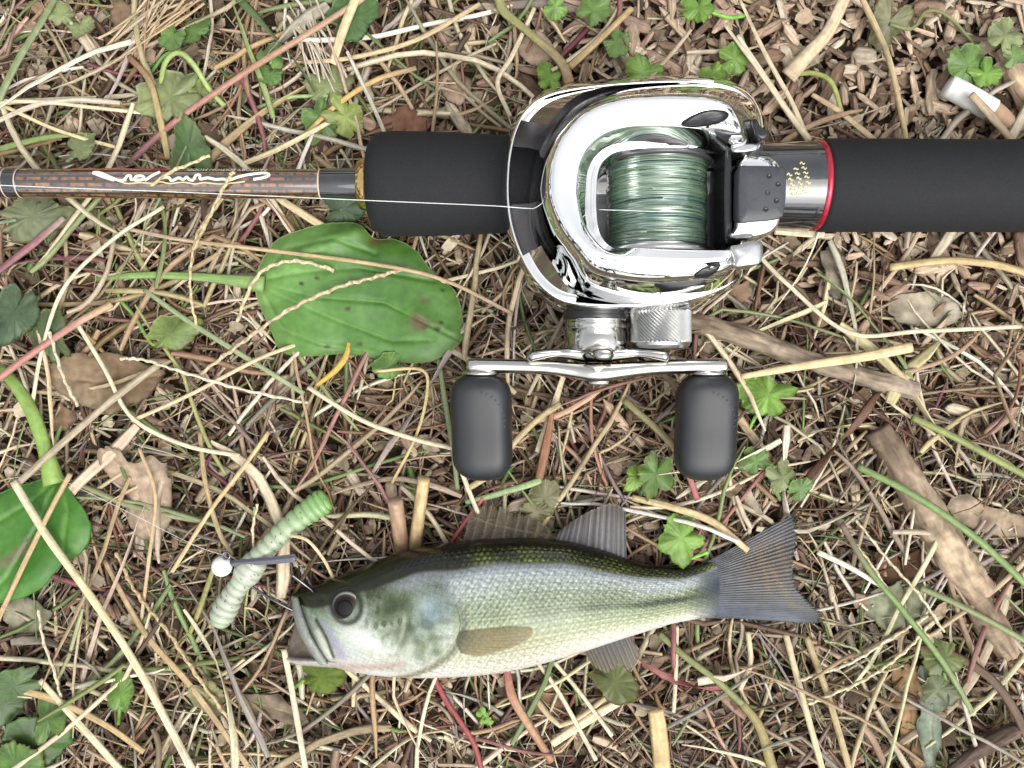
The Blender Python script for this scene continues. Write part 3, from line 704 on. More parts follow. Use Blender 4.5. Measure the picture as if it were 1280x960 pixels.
WEEDS = [  # label, [(x, y, r, angle deg, colour, lobes, depth, elong)], stem points
 ('bright lobed weed leaf between tail fin and soft dorsal fin', [(853,672,33,200,BR,5,.3,1)], [(885,690),(860,700),(842,712)]),
 ('bright green weed leaf under the thick pale split straw', [(960,493,29,160,BR,5,.28,1.1)], [(960,500),(945,520),(935,540)]),
 ('green weed with pointed lobed leaves between the two knobs', [(820,592,28,250,MG,5,.38,1.1),(797,596,18,190,BR,3,.3,1)], [(815,590),(800,620),(790,640)]),
 ('pale weed of three curled leaves between knob and rotten stick', [(945,577,20,120,MG,5,.3,1),(978,597,22,300,PG,5,.35,1.1),(1000,612,14,40,MG,3,.3,1.2)], [(960,590),(975,625)]),
 ('round dark green weed leaf crossed by a broad flat straw', [(437,18,34,20,DG,3,.14,1)], [(437,10),(415,-20)]),
 ('pair of pale serrated weed leaves above the fore grip', [(412,107,30,80,PG,5,.3,1.1),(400,150,27,230,MG,5,.38,1.1),(432,146,24,330,YG,5,.42,1.2)], [(410,120),(360,122),(318,136)]),
 ('pair of round pale green weed leaves under the looping stem', [(244,38,22,140,MG,3,.2,1),(216,44,18,250,MG,3,.2,1)], [(225,60),(205,70),(190,90)]),
 ('grey green jagged leaf by the looping stem', [(212,122,36,200,PG,7,.25,1.3),(250,115,16,100,YG,5,.3,1)], [(240,120),(270,125)]),
 ('drooping green weed leaves crossed by the pinkish stem', [(338,70,17,70,MG,3,.25,1),(336,92,16,250,MG,3,.25,1)], [(338,80),(345,60),(352,40)]),
 ('light green strap leaf just above the rod blank', [(236,188,26,95,DG,3,.1,1.5)], [(236,170),(232,150)]),
 ('pale round leaf in a tangle of straw above the blank', [(98,185,20,10,PG,3,.2,1)], [(100,190),(80,205)]),
 ('two small pale leaves near the thick green stem', [(100,32,17,300,PG,3,.2,1),(74,18,16,100,PG,3,.2,1)], [(90,30),(75,10)]),
 ('green weed leaf peeking above chrome reel corner', [(686,96,19,90,BR,5,.2,1)], [(686,100),(700,120)]),
 ('green weed leaf half hidden behind the reel top', [(804,92,24,90,BR,5,.25,1)], [(804,98),(812,118)]),
 ('bright round weed leaf above the chrome reel shoulder', [(918,73,21,10,BR,5,.18,1),(890,92,15,60,BR,5,.2,1)], [(915,80),(900,100)]),
 ('deeply lobed bright weed leaf above the chrome reel shoulder leaf', [(875,9,22,280,BR,5,.35,1)], [(880,12),(910,22),(930,20)]),
 ('cluster of weed leaves by the forked olive stem', [(742,12,24,45,MG,5,.25,1),(770,52,20,320,MG,5,.3,1),(694,8,16,200,BR,5,.3,1)], [(742,12),(760,30),(775,45)]),
 ('olive three-lobed leaf on a long curved runner', [(1112,28,26,250,OL,3,.4,1.1)], [(1112,30),(1140,36),(1158,14),(1185,20),(1220,58)]),
 ('green round weed leaf resting on the white tube', [(1210,82,29,150,MG,5,.2,1.05),(1232,92,20,300,BR,5,.3,1)], [(1215,70),(1228,58)]),
 ('pale lobed weed leaf by the tan stick chunk', [(1256,44,24,70,PG,5,.35,1),(1268,70,16,20,MG,3,.3,1)], [(1256,50),(1275,60)]),
 ('olive withered leaves under the spiny dorsal fin stem', [(680,622,20,80,OL,3,.1,1.3),(668,640,16,10,OL,3,.1,1.4)], [(672,630),(660,606)]),
 ('green leaf tip under the anal fin', [(768,853,24,330,(110,128,72),3,.1,1.4)], [(760,850),(740,830)]),
 ('green leaf under the lower jaw', [(400,846,22,10,(122,160,66),3,.05,1.6)], [(380,850),(365,862)]),
 ('round green leaf pair by the curled tan dead leaf', [(1182,822,26,200,(124,146,84),3,.15,1),(1172,862,22,100,(120,140,100),3,.2,1)], [(1180,840),(1190,880)]),
 ('cluster of three dark green leaves below the mottled grey green dead leaf', [(40,930,34,20,(78,120,56),3,.1,1.4),(20,955,30,60,(90,140,60),3,.1,1.3),(60,900,22,100,(96,140,66),3,.1,1.3)], [(40,930),(10,900)]),
 ('pair of dull green leaves above the dark leaf cluster', [(16,858,26,200,(88,124,70),3,.1,1.6),(4,880,24,240,(84,120,66),3,.1,1.5)], [(10,860),(-10,880)]),
 ('small dark leaf below the gold ring above the large leaf', [(428,262,22,0,(82,112,80),3,.1,1.3)], [(428,262),(410,258)]),
 ('olive bent leaf tip beside the stalk of the large leaf', [(212,418,22,25,(118,152,74),3,.08,1.6)], [(205,424),(190,430),(168,395),(148,370),(146,330)]),
 ('dark bluish green leaf pair under the thick pink stem', [(18,390,30,250,(86,116,84),3,.1,1.4),(60,420,26,120,(92,122,80),3,.1,1.5)], [(30,400),(5,420)]),
 ('large pale leaf half under the black wrap of the rod blank', [(40,270,32,10,(132,152,118),3,.1,1.5)], [(20,275),(-10,280)]),
 ('small green leaf scrap under the margin of the large leaf', [(486,458,18,200,(98,146,60),3,.2,1.2)], [(480,458),(470,466)]),
 ('green seedling below the fish belly', [(603,892,8,90,BR,3,.3,1),(610,902,7,200,BR,3,.3,1)], [(605,896),(600,905)]),
 ('small olive leaf beside the twisted seed stalk', [(262,872,20,300,(132,140,92),3,.1,1.5)], [(262,872),(280,895)]),
 ('fresh green upright leaf beside the long thick pale stalk', [(150,868,16,90,(104,156,60),3,.05,1.7)], [(150,880),(148,905)]),
]
for i, (lb, leaves, stem) in enumerate(WEEDS):
    x0, y0 = leaves[0][:2]
    wt = thing('weed_plant', lb, 'weed', P(x0, y0, 5))
    for q, (x, y, rp, an, c, lo, dp, el) in enumerate(leaves):
        weed_leaf(x, y, rp, math.radians(an), 12.6 + 1.2 * math.sin(i * 2.1 + q), c, wt, lo, 300 + i * 7 + q, dp, 1.0, el)
    zs = np.linspace(11.6, 6.5, len(stem))
    pxtube('stem', stem, zs, 2.4, np.minimum(np.array(leaves[0][4]) * 1.08, 235), M['stem'], wt, 6, 14)

# ------------------------------------------------------------------ stalks one can pick out in the photograph
CR, TN, BN, PK, GN, YE, RD = (226,214,182), (194,168,126), (140,108,80), (176,124,112), (124,148,88), (196,164,84), (142,70,66)
STALKS = [
 ('dry_grass_stalk','long thick pale straw stalk crossing the broad leaf at its joint','grass stalk',[(17,602),(60,672),(120,755),(175,840),(240,962)],[17,17,16,14,12],5.2,[CR,(220,206,160),CR],1),
 ('dry_grass_stalk','tan stalk leaning over the broad leaf to its joint','grass stalk',[(-5,780),(30,705),(62,640),(88,592)],[12,16,17,17.5],3.4,TN,1),
 ('dry_grass_stalk','weathered grey stalk slanting over the greyish dead leaf','grass stalk',[(20,606),(80,552),(140,500),(198,456)],[16,15.5,14,12.5],4.6,(176,162,136),1),
 ('dry_grass_stalk','cut pale straw leaning below the fish mouth','grass stalk',[(355,812),(366,870),(382,962)],[16,14,11],3.8,CR,1),
 ('grass_shoot','long pinkish round stem slanting past the pale serrated leaves','grass stem',[(160,205),(215,155),(300,95),(380,45),(470,-12)],[9,13,14.5,14.5,14],4.0,[(130,90,96),PK,(178,140,112),(190,160,128)],1),
 ('grass_shoot','thick pink stem pointing at the stalk of the large leaf','grass stem',[(-6,476),(40,442),(90,408),(110,396),(140,380)],[13,13.5,13.5,13,12],4.6,[PK,PK,(190,150,130),TN],1),
 ('dry_grass_stalk','thin wiry stalk lying across the large green leaf','grass stalk',[(150,284),(230,300),(330,312),(480,332),(560,352),(640,392)],[12,14,17,17,17,13],2.6,[(180,160,140),TN,(186,160,136)],1),
 ('dry_grass_stalk','pale bent straw curving up from the greyish dead leaf to the blank','grass stalk',[(40,508),(52,440),(80,360),(140,300),(205,258)],[11,13,14,14,12],2.6,CR,1),
 ('dry_grass_stalk','pale cream straw ending at the knob that faces the large leaf','grass stalk',[(385,484),(450,524),(515,548),(565,560)],[13,14.5,16,17],3.0,CR,1),
 ('dry_grass_stalk','pale cream straw dropping from a knob to the fish back','grass stalk',[(566,560),(578,592),(588,618),(598,642)],[17,16,14,13],3.0,CR,1),
 ('dry_grass_stalk','tan stalk leaning over one knob tip','grass stalk',[(610,592),(640,556),(672,524),(700,505)],[17,18,17,14],4.0,(190,172,128),1),
 ('dry_grass_stalk','short pale stalk stub under a knob tip','grass stalk',[(582,612),(606,598),(616,590)],[14,16,17],4.0,(196,176,136),1),
 ('plant_stub','hollow cut brown plant stub standing above the fish back','stub',[(504,700),(500,670),(494,626)],[7,13,20],[9,9.5,9.5],[(150,118,92),(172,140,112),(186,156,130)],0),
 ('plant_stub','frayed yellow-tan cut stub standing behind the fish','stub',[(516,696),(522,655),(530,598)],[7,14,21],[9,8,7.5],[(176,146,104),(206,180,134),(214,188,140)],0),
 ('stick','straight grey weathered twig running under the thick pale split straw','twig',[(850,398),(930,420),(1010,450),(1090,474),(1146,488)],[9,10,11,11,11],[12,12.5,12,11.5,11],[(146,128,108),(160,144,124),(152,136,116),(176,160,140)],2),
 ('dry_grass_stalk','thick pale split straw lying on the grey twig','grass stalk',[(926,471),(1000,458),(1080,446),(1140,434)],[15.5,16.5,16,14.5],[3.5,5,6,6.5],(228,206,158),1),
 ('stick','thick rotten stick with peeling bark, crossed by a long green stem','stick',[(1096,536),(1130,590),(1165,650),(1200,710),(1225,740)],[8,9,9.5,9.5,9],[17,19,22,24,21],[(116,98,84),(172,152,128),(200,178,148),(168,146,122)],2),
 ('stick','broken end of rotten wood below the thick stick','stick',[(1215,742),(1238,780),(1262,818)],[8,8,7.5],[16,18,14],(156,136,114),2),
 ('stick','dark smooth twig below the curled tan dead leaf','twig',[(1180,972),(1215,945),(1255,920),(1290,905)],[10,11,11.5,11],[6,8,9,9],(112,94,84),2),
 ('stick','tan chunk of stick beside the white tube','stick',[(1292,140),(1270,100),(1252,62)],[9,9,8],[13,13,10],(196,170,140),2),
 ('grass_shoot','long green stem crossing the thick rotten stick','grass stem',[(1072,583),(1130,612),(1190,650),(1240,690),(1290,738)],[13,15.5,17,16,13],4.4,GN,1),
 ('grass_shoot','olive green stem slanting down from the end of the grey twig','grass stem',[(1140,522),(1190,545),(1240,572),(1292,600)],[12,13,13,12],4.4,(138,148,88),1),
 ('grass_shoot','green jointed stem running from the tail tip to the withered leaves','grass stem',[(1052,655),(1085,710),(1130,765),(1180,830),(1215,890)],[12,13,13.5,13,11],3.8,[(130,100,96),GN,GN,(138,150,104)],1),
 ('grass_shoot','grey green stem passing below the thick rotten stick','grass stem',[(1150,735),(1190,752),(1240,778),(1290,806)],[11,12.5,13,12],3.8,(136,146,100),1),
 ('grass_shoot','olive stem running down from the anal fin','grass stem',[(824,792),(858,822),(895,850),(928,880)],[9,11,12,12],4.2,(134,140,90),1),
 ('grass_shoot','olive brown stem continuing the one below the anal fin','grass stem',[(928,880),(950,910),(966,962)],[12,12,10],[5,6,7],(150,136,84),1),
 ('grass_shoot','stem turning from olive to red between the two handle knobs','grass stem',[(780,500),(830,545),(855,580),(872,625)],[11,13,13,11],[4,4.5,4,4],[(150,148,100),(150,130,96),(170,90,96)],1),
 ('dry_grass_stalk','broad tan sheath stalk between a knob and the bright lobed weed','grass stalk',[(790,622),(840,634),(890,652),(935,688)],[11,12.5,12.5,11],[4,4.5,5,4],(206,182,138),1),
 ('grass_shoot','red stem under the fish belly','grass stem',[(540,842),(560,880),(590,925),(602,962)],[8,9,9.5,9],3.6,[(170,80,86),RD],1),
 ('grass_shoot','pinkish thick stem with a swollen joint under the fish belly','grass stem',[(633,836),(640,870),(660,905),(690,952)],[8,9.5,10,9],[4.5,6,5,5],[(176,112,96),(186,148,116),(160,116,84)],1),
 ('dry_grass_stalk','straight pale straw below the anal fin','grass stalk',[(672,828),(700,868),(745,950)],[8,10,11],2.8,CR,1),
 ('dry_grass_stalk','slanting pale straw crossing under the anal fin','grass stalk',[(690,824),(725,866),(765,920)],[8,10.5,12],2.6,CR,1),
 ('dry_grass_stalk','broad flat cream straw strip below the anal fin','grass stalk',[(690,930),(735,900),(780,874)],[9,10,10],[5,6,5],(232,216,182),1),
 ('dry_grass_stalk','short broad cut straw standing below the tail root','grass stalk',[(828,962),(824,920),(820,888)],[8,12,15],[11,11,10],(214,186,136),1),
 ('dry_grass_stalk','vertical pale straw under the tail root','grass stalk',[(846,782),(845,840),(842,890)],[8,10.5,10],2.6,CR,1),
 ('dry_grass_stalk','tan straw hanging below the tail fin','grass stalk',[(935,790),(938,830),(925,862)],[9,11,11],3.4,(222,206,168),1),
 ('dry_grass_stalk','long pale straw running down from the lower tail lobe','grass stalk',[(982,792),(1000,860),(1028,962)],[8,11,12],4.0,(222,204,164),1),
 ('dry_grass_stalk','tan straw running beside the pale one below the tail','grass stalk',[(1008,796),(1035,870),(1062,962)],[8,11,12],4.2,(192,172,130),1),
 ('dry_grass_stalk','white straw pointing at the tail fork','grass stalk',[(1022,690),(1060,708),(1108,736)],[11,12,11],3.4,(238,230,208),1),
 ('dry_grass_stalk','long pale straw with a sharp bend above the grey twig','grass stalk',[(940,310),(985,356),(1062,416),(1150,414),(1276,408)],[10,12,13,13,12],2.8,CR,1),
 ('dry_grass_stalk','cream stalk running along under the reel seat','grass stalk',[(968,289),(1000,291),(1030,293)],[11,11,11],[4,5,5],CR,1),
 ('dry_grass_stalk','tan round stalk lying below the butt grip','grass stalk',[(1112,334),(1180,326),(1240,330),(1292,344)],[10,11,11,10],5,(204,176,128),1),
 ('dry_grass_stalk','splayed tan straw strip above the butt grip','grass stalk',[(1058,-8),(1035,40),(1008,70),(985,96)],[11,12,12,10],[8,8,9,11],(212,192,158),1),
 ('dry_grass_stalk','leaning straw strip behind the reel seat','grass stalk',[(905,30),(950,90),(985,140),(1012,176)],[12,14,13,11],[2,3,4,5],(222,206,174),1),
 ('dry_grass_stalk','thin straw strip beside the leaning one behind the reel seat','grass stalk',[(925,0),(958,70),(990,128),(1008,172)],[12,14,13,11],[2,3,3,4],(216,198,164),1),
 ('dry_grass_stalk','third narrow straw strip meeting at the reel seat','grass stalk',[(922,44),(962,104),(1000,160)],[12,13.5,12],[2.5,3,3],(228,214,184),1),
 ('dry_grass_stalk','loose straw pointing to the butt grip','grass stalk',[(1015,118),(1050,140),(1094,176)],[10,11,10],[3,4,4],(202,178,138),1),
 ('dry_grass_stalk','splinter of straw lying across the white tube','grass stalk',[(1214,118),(1240,146),(1270,182)],[17,15,12],[5,6,4],(186,164,136),1),
 ('grass_shoot','green hooked runner above the reel seat','grass stem',[(996,92),(1020,92),(1040,104),(1052,140)],[10,12,13,10],3.2,(156,166,90),1),
 ('grass_shoot','thick olive forked stem rising from the chrome reel rim','grass stem',[(712,104),(700,76),(660,40),(630,14),(622,-10)],[11,13,13,12,11],[7,6,5,6,7],[(160,130,100),(150,146,96),(160,156,104)],1),
 ('dry_grass_stalk','long curved tan straw running from the serrated leaves past the forked stem','grass stalk',[(380,78),(440,72),(520,50),(600,5)],[11,13,13,12],[2.6,3,3.2,3],(206,184,142),1),
 ('dry_grass_stalk','yellow tan stem reaching to the lobed leaf pair','grass stalk',[(380,170),(420,132),(470,100),(520,85)],[11,13,13,11],[3,3.5,3.5,3],[(200,170,110),(214,178,112),(176,150,116)],1),
 ('dry_grass_stalk','broad flat straw standing over the dark green round leaf','grass stalk',[(416,80),(428,40),(446,-6)],[12,14.5,15],[5,6,6],(222,200,158),1),
 ('dry_grass_stalk','tan branch stem joining the forked stem over the reel','grass stem',[(712,84),(745,54),(790,10)],[12,13,12],[4.5,4,4],(186,160,116),1),
 ('dry_grass_stalk','curving pale grass strand falling to the chrome corner','grass stalk',[(668,10),(640,70),(622,104),(638,146)],[11,13,13,12],[2.6,3,3,2.6],(226,210,176),1),
 ('grass_shoot','green looping stem above the blank','grass stem',[(200,112),(206,80),(222,66),(240,78),(262,112),(280,132)],[10,14,16,16,13,10],3.4,(158,178,108),1),
 ('grass_shoot','thick green stem crossing the ends of two pale straws','grass stem',[(-6,134),(20,80),(50,30),(72,-8)],[11,13,13,12],[5,5,4.5,4],(130,142,98),1),
 ('grass_shoot','green stem lying just above the rod blank','grass stem',[(-6,188),(30,178),(70,170),(120,168)],[10,11,11,9],[4,4,3.4,2],(136,156,92),1),
 ('dry_grass_stalk','straight pale straw above the slanting one near the blank','grass stalk',[(6,126),(60,128),(130,136),(190,142)],[11,12.5,12.5,11],2.4,(226,214,176),1),
 ('dry_grass_stalk','pale straw slanting down to the rod blank','grass stalk',[(4,132),(60,158),(100,172),(145,184)],[11,12.5,12.5,11],2.4,(222,206,160),1),
 ('dry_grass_stalk','curved brown blade hanging to the blank','grass stalk',[(160,70),(186,100),(200,150),(210,198)],[11,13.5,13.5,10],[4,4,4.5,4],[(140,106,78),(176,154,108),(186,170,116)],1),
 ('dry_grass_stalk','long pale straw ending on the rod blank above the script','grass stalk',[(300,206),(340,190),(380,170),(430,142)],[11,13,13.5,12],[3.2,3.6,3.4,3],(228,212,168),1),
 ('dry_grass_stalk','tan straw running up from under the blank','grass stalk',[(345,246),(370,262),(408,286)],[10,11,11],[4,5,5],(224,202,160),1),
 ('grass_shoot','purplish stem slanting up to the underside of the blank','grass stem',[(-6,342),(40,306),(80,272)],[11,12,12],[4,5,4],[(130,90,98),(150,104,106),(156,138,122)],1),
 ('dry_grass_stalk','slanting pale stalk crossing the greyish dead leaf','grass stalk',[(95,402),(130,460),(165,522),(230,556),(300,570)],[13,13.5,13,12,11],2.8,CR,1),
 ('dry_grass_stalk','straight straw rising to the large leaf','grass stalk',[(165,526),(240,492),(320,450),(372,430)],[12,13,13,11],2.6,(216,196,156),1),
 ('grass_shoot','green grey stem running below the large leaf','grass stem',[(180,362),(230,398),(290,436),(380,492)],[10,12,13,12],[3,3.4,3.4,3],(146,158,116),1),
 ('dry_grass_stalk','yellow curled blade tip under the large leaf','grass stalk',[(395,482),(418,464),(432,446),(436,428)],[12,14,15.5,16],[2.5,4,4,2],(202,166,78),1),
 ('dry_grass_stalk','thin yellow straw with a hooked top between large leaf and knob','grass stalk',[(490,604),(520,545),(534,490),(526,462),(470,464)],[11,14,15,15,13],2.0,(214,192,138),1),
 ('grass_shoot','green stem behind the knob that faces the large leaf','grass stem',[(548,448),(556,500),(566,560),(572,612)],[10,11,11,9],[3,3.4,3.4,3],(134,146,104),1),
 ('grass_shoot','pale green stem lying between a knob tip and the spiny dorsal fin','grass stem',[(582,628),(620,618),(660,606),(676,600)],[11,12.5,12.5,12],[3,4,4.5,4],(150,170,120),1),
 ('dry_grass_stalk','brown curled sheath rising between the knobs','grass stalk',[(672,606),(682,560),(690,515)],[11,14,15],[5,6,3],(150,106,78),1),
 ('dry_grass_stalk','long bent tan stalk under the pinkish leaf tip','grass stalk',[(130,700),(180,790),(240,860),(310,958)],[10,12,12.5,11],[3,4,4,3.6],(186,160,120),1),
 ('dry_grass_stalk','thick pale straw beside the dark green leaf cluster','grass stalk',[(50,850),(90,895),(150,962)],[12,13,12],[4,4.5,5],(224,210,172),1),
 ('dry_grass_stalk','tan stalk running from the dark leaves to the long pale stalk','grass stalk',[(-8,856),(60,872),(130,905),(180,940)],[11,12.5,12.5,11],[4,5,4,4],(188,162,118),1),
 ('dry_grass_stalk','thin tan straw beside the pinkish dead leaf','grass stalk',[(176,780),(186,700),(194,620),(174,560)],[10,13,14,12],2.4,(206,180,140),1),
 ('dry_grass_stalk','long thin straw crossing behind the lure','grass stalk',[(215,715),(262,640),(300,590),(336,540)],[11,13,13,11],2.8,(212,188,140),1),
 ('dry_grass_stalk','straight tan straw leaning to the lure head','grass stalk',[(250,540),(256,600),(272,660),(290,694)],[10,12,12.5,11],3.2,(182,160,122),1),
 ('dry_grass_stalk','straw bit hooked over the lure tail','grass stalk',[(364,669),(385,676),(405,700),(417,724)],[18,18,16,13],2.2,(222,200,158),1),
 ('grass_shoot','olive stem under the lure head','grass stem',[(237,792),(250,760),(262,725),(270,700)],[10,11,12,12],[3,3.4,3.4,2.4],(150,146,86),1),
 ('grass_shoot','pinkish thin stem under the dorsal fin','grass stem',[(560,684),(580,655),(604,622)],[9,11,12],2.6,(180,96,96),1),
]
KEEP_UNDER = {'plant_stub'}
for nm, lb, ct, pts, zs, rp, c, st in STALKS:
    kind = 'stem' if nm == 'grass_shoot' else ('bark' if nm == 'stick' else 'straw')
    o = pxtube(nm, pts, zs, rp, c, M[kind], None, 20 if nm == 'stick' else 8, max(16, (16 if nm == 'stick' else 9) * len(pts)), 1.0 if nm in ('stick', 'plant_stub') else (.75 if np.size(rp) == 1 else .45))
    me = o.data; n_v = len(me.vertices); co = np.empty(n_v * 3, np.float32); me.vertices.foreach_get('co', co); co = co.reshape(-1, 3) * 1000
    if nm == 'stick':
        sd_ = 20; n_r = (n_v - 2) // sd_; g_ = co[:n_r * sd_].reshape(n_r, sd_, 3); cc_ = g_.mean(1, keepdims=True)
        rr_ = np.random.default_rng(len(lb)); base_ = rr_.normal(size=sd_); sl_ = np.cumsum(rr_.normal(size=(n_r, sd_)) * .35, 0) + base_
        g_[:] = cc_ + (g_ - cc_) * (1 + .075 * np.tanh(sl_)[..., None] + .05 * np.sin(np.linspace(0, 9, n_r) + len(lb))[:, None, None])
        co += (0.25 * wav(co[:, 0] * 1.0, co[:, 1] * 2.0 + co[:, 2] * 2, .5, len(lb)))[:, None] * np.array([.5, .8, .8])
        me.vertices.foreach_set('co', (co * .001).astype(np.float32).ravel()); me.update()
    tag(o, lb, ct)

# braided seed heads: zigzag spikelets along a stalk
SEEDS = [
 ('crinkled seed stalk lying over the large green leaf', [(250,468),(300,430),(360,388),(420,360),(470,346),(512,334)], [12,14,17,17,16.5,16], 3.6, (206,184,150)),
 ('short braided seed stalk curving onto the large leaf', [(296,402),(318,350),(345,330),(378,327),(418,338)], [13,16,17,17,16.5], 3.4, (216,198,160)),
 ('braided seed stalk hanging beside the greyish dead leaf', [(62,414),(72,450),(84,482),(98,508)], [14,14,14,13], 3.0, (226,212,178)),
 ('pale twisted seed stalk crossing the greyish dead leaf tip', [(150,448),(180,450),(225,464),(300,486),(385,504)], [13,13.5,14,13,11], 2.8, (228,216,186)),
 ('twisted seed stalk lying over the rod blank', [(242,312),(262,270),(282,230),(292,214)], [17,27,29,29], 3.0, (206,186,144)),
 ('short seed head resting on the rod blank above the script', [(188,232),(215,214),(240,204),(262,194)], [29,29,28.5,27], 2.8, (214,196,150)),
 ('braided seed stalk leaning over the stalk of the large leaf', [(280,246),(248,290),(238,340),(240,380),(248,414)], [13,14,14,13.5,12], 2.8, (214,194,152)),
 ('wavy pale seed stalk reaching the grey green withered patch', [(1000,850),(1060,830),(1110,800),(1160,770)], [12,13,13.5,12], 2.8, (226,212,176)),
 ('wavy seed stalk just below the pale one at the withered patch', [(1010,880),(1080,850),(1130,815),(1166,776)], [12,13.5,14,12], 2.8, (222,206,166)),
 ('seed stalk hooked below the grey withered patch', [(1030,800),(1070,812),(1100,838),(1130,832)], [11,12.5,12.5,11], 2.4, (168,170,128)),
 ('crinkled seed stalk between tail tip and withered patch', [(1050,660),(1085,700),(1120,752),(1160,795)], [11,12.5,13,12], 2.8, (216,200,160)),
 ('crinkled pale strand between seed stalk and rotten stick', [(1070,650),(1110,700),(1150,745),(1180,790)], [11,12.5,13,11], 2.6, (222,208,172)),
 ('twisted seed stalk between the pinkish leaf and the cut straw', [(145,690),(170,740),(210,790),(250,850),(310,930)], [11,12.5,13,13,11], 3.4, (196,172,130)),
 ('braided seed stalk standing above the white lure head', [(318,690),(316,660),(322,630)], [13,16,17], 2.4, (220,202,166)),
 ('crinkled straw falling beside the pinkish leaf', [(48,762),(54,800),(68,840),(76,872)], [12,13,13,12], 2.6, (224,208,176)),
]
for lb, pts, zs, rp, c in SEEDS:
    W_ = np.array([P(a_, b_, z) for (a_, b_), z in zip(pts, zs)]); L = np.sum(np.linalg.norm(np.diff(W_, axis=0), axis=1))
    n = int(L / .55) + 8; cv = crom(W_, n); ph = np.arange(n) * .55 / 2.6 * np.pi
    tg = np.gradient(cv, axis=0); tg /= np.linalg.norm(tg, axis=1, keepdims=True); sd = np.cross(tg, [0, 0, 1])
    cv = cv + sd * (np.sin(ph) * rp * .05)[:, None]
    rad = rp * .19 * (.6 + .55 * np.abs(np.sin(ph * 1.0)) ** .8)
    V, F, uv = tube(cv, rad, 7, .8, ph[-1] * .25); V, Fl = capped(V, n, 7, F)
    cc = np.tile(np.array(c, float), (n, 1)) * (1 + .12 * np.sin(ph * 2 + 1)[:, None] + .06 * rng.normal(size=(n, 1)))
    cc = alb(np.clip(np.vstack([np.repeat(cc, 7, 0), cc[:1], cc[-1:]]), 8, 245))
    single('seed_stalk', V, Fl, M['straw'], cc, np.vstack([uv, uv[:1], uv[-1:]]), lb, 'seed stalk')

# fan of dry grass at the upper left
r = np.random.default_rng(77)
for k in range(34):
    x1, y1 = r.uniform(175, 262), r.uniform(-12, 10); x0, y0 = r.uniform(120, 190), r.uniform(44, 92)
    V, F, uv = tube(crom([P(x1, y1, r.uniform(9, 14)), P((x0 + x1) / 2 + r.normal(0, 4), (y0 + y1) / 2, r.uniform(10, 14)), P(x0, y0, r.uniform(7, 11))], 8), r.uniform(.25, .5), 5, .6, r.normal())
    c = np.array(PAL['tan'][r.integers(5)]) * r.uniform(.85, 1.1)
    single('dry_grass_stalk', V, F, M['straw'], alb(np.clip(c, 0, 245)), uv, 'thin tan straw in the dry grass fan at the round pale leaves', 'grass stalk', 'straws of the dry grass fan')
for k in range(14):
    x1, y1 = 372 + r.normal(0, 14), 12 + r.normal(0, 10); x0, y0 = 415 + r.normal(0, 16), 120 + r.normal(0, 18)
    V, F, uv = tube(crom([P(x1, y1, 11), P((x0 + x1) / 2 + r.normal(0, 4), (y0 + y1) / 2, r.uniform(11, 13)), P(x0, y0, r.uniform(8, 11))], 8), r.uniform(.25, .55), 5, .6, r.normal())
    c = np.array(PAL['cream'][r.integers(4)]) * r.uniform(.82, 1.02)
    single('dry_grass_stalk', V, F, M['straw'], alb(np.clip(c, 0, 245)), uv, 'thin pale straw in the loose bundle beside the pale serrated leaves', 'grass stalk', 'straws of the loose pale bundle')

# white paper tube with brown end
wt = thing('cigarette_butt', 'stubby white cylinder with a stained brown end in the wood chips', 'cigarette butt', P(1215, 125, 6))
pxtube('paper_tube', [(1184,107),(1212,122),(1240,138)], [11, 11, 11], [14, 14.5, 14], (240,238,232), M['paper'], wt, 20, 14)
pxtube('filter', [(1236,136),(1250,146),(1262,154)], [11, 10.5, 10], [13.6, 12.5, 9], (190,158,128), M['paper'], wt, 16, 10)

# ------------------------------------------------------------------ fishing rod
ry0 = rod_axis_y(0.0)
rod = thing('fishing_rod', 'fishing rod with brown woven blank and black foam grips lying under the reel', 'fishing rod', [0, ry0, 8.0])
def X(px): return (px - 640.0) * KR
def rodlathe(name, prof, mat, parent=None, n=56, z=None):
    """prof (photo column, radius mm) along the rod"""
    th = np.arange(n) * 2 * np.pi / n; V = []
    for px, rr in prof:
        x = X(px); V.append(np.stack([np.full(n, x), rod_axis_y(x) + np.cos(th) * rr, ROD_Z + np.sin(th) * rr], -1))
    V = np.concatenate(V); F = grid_faces(len(prof), n, True)
    uv = np.column_stack([V[:, 0], np.tile(th * 4.2, len(prof))]); V2, Fl = capped(V, len(prof), n, F)
    return obj(name, V2, Fl, mat, parent or rod, uv=np.vstack([uv, uv[:1], uv[-1:]]))
blank = rodlathe('blank', [(q, 4.05 + .00040 * (min(q, 0) + 160) + .00022 * max(q, 0) - .00018 * 160) for q in np.linspace(-1000, 430, 90)], M['blank'])
rodlathe('butt_wrap', [(401, 4.30), (403, 4.34), (448, 4.5), (456, 4.5)], M['gloss'])
rodlathe('tip_wrap', [(-61, 4.12), (-55, 4.2), (25, 4.22), (28, 4.2), (29.5, 4.1)], M['gloss'])
for q in (10, 27): rodlathe('thread_band', [(q - .8, 4.2), (q - .6, 4.27), (q + .6, 4.27), (q + .8, 4.2)], M['thread'], n=40)
rodlathe('thread_band', [(400, 4.2), (400.4, 4.36), (402, 4.36), (402.6, 4.2)], M['thread'], n=40)
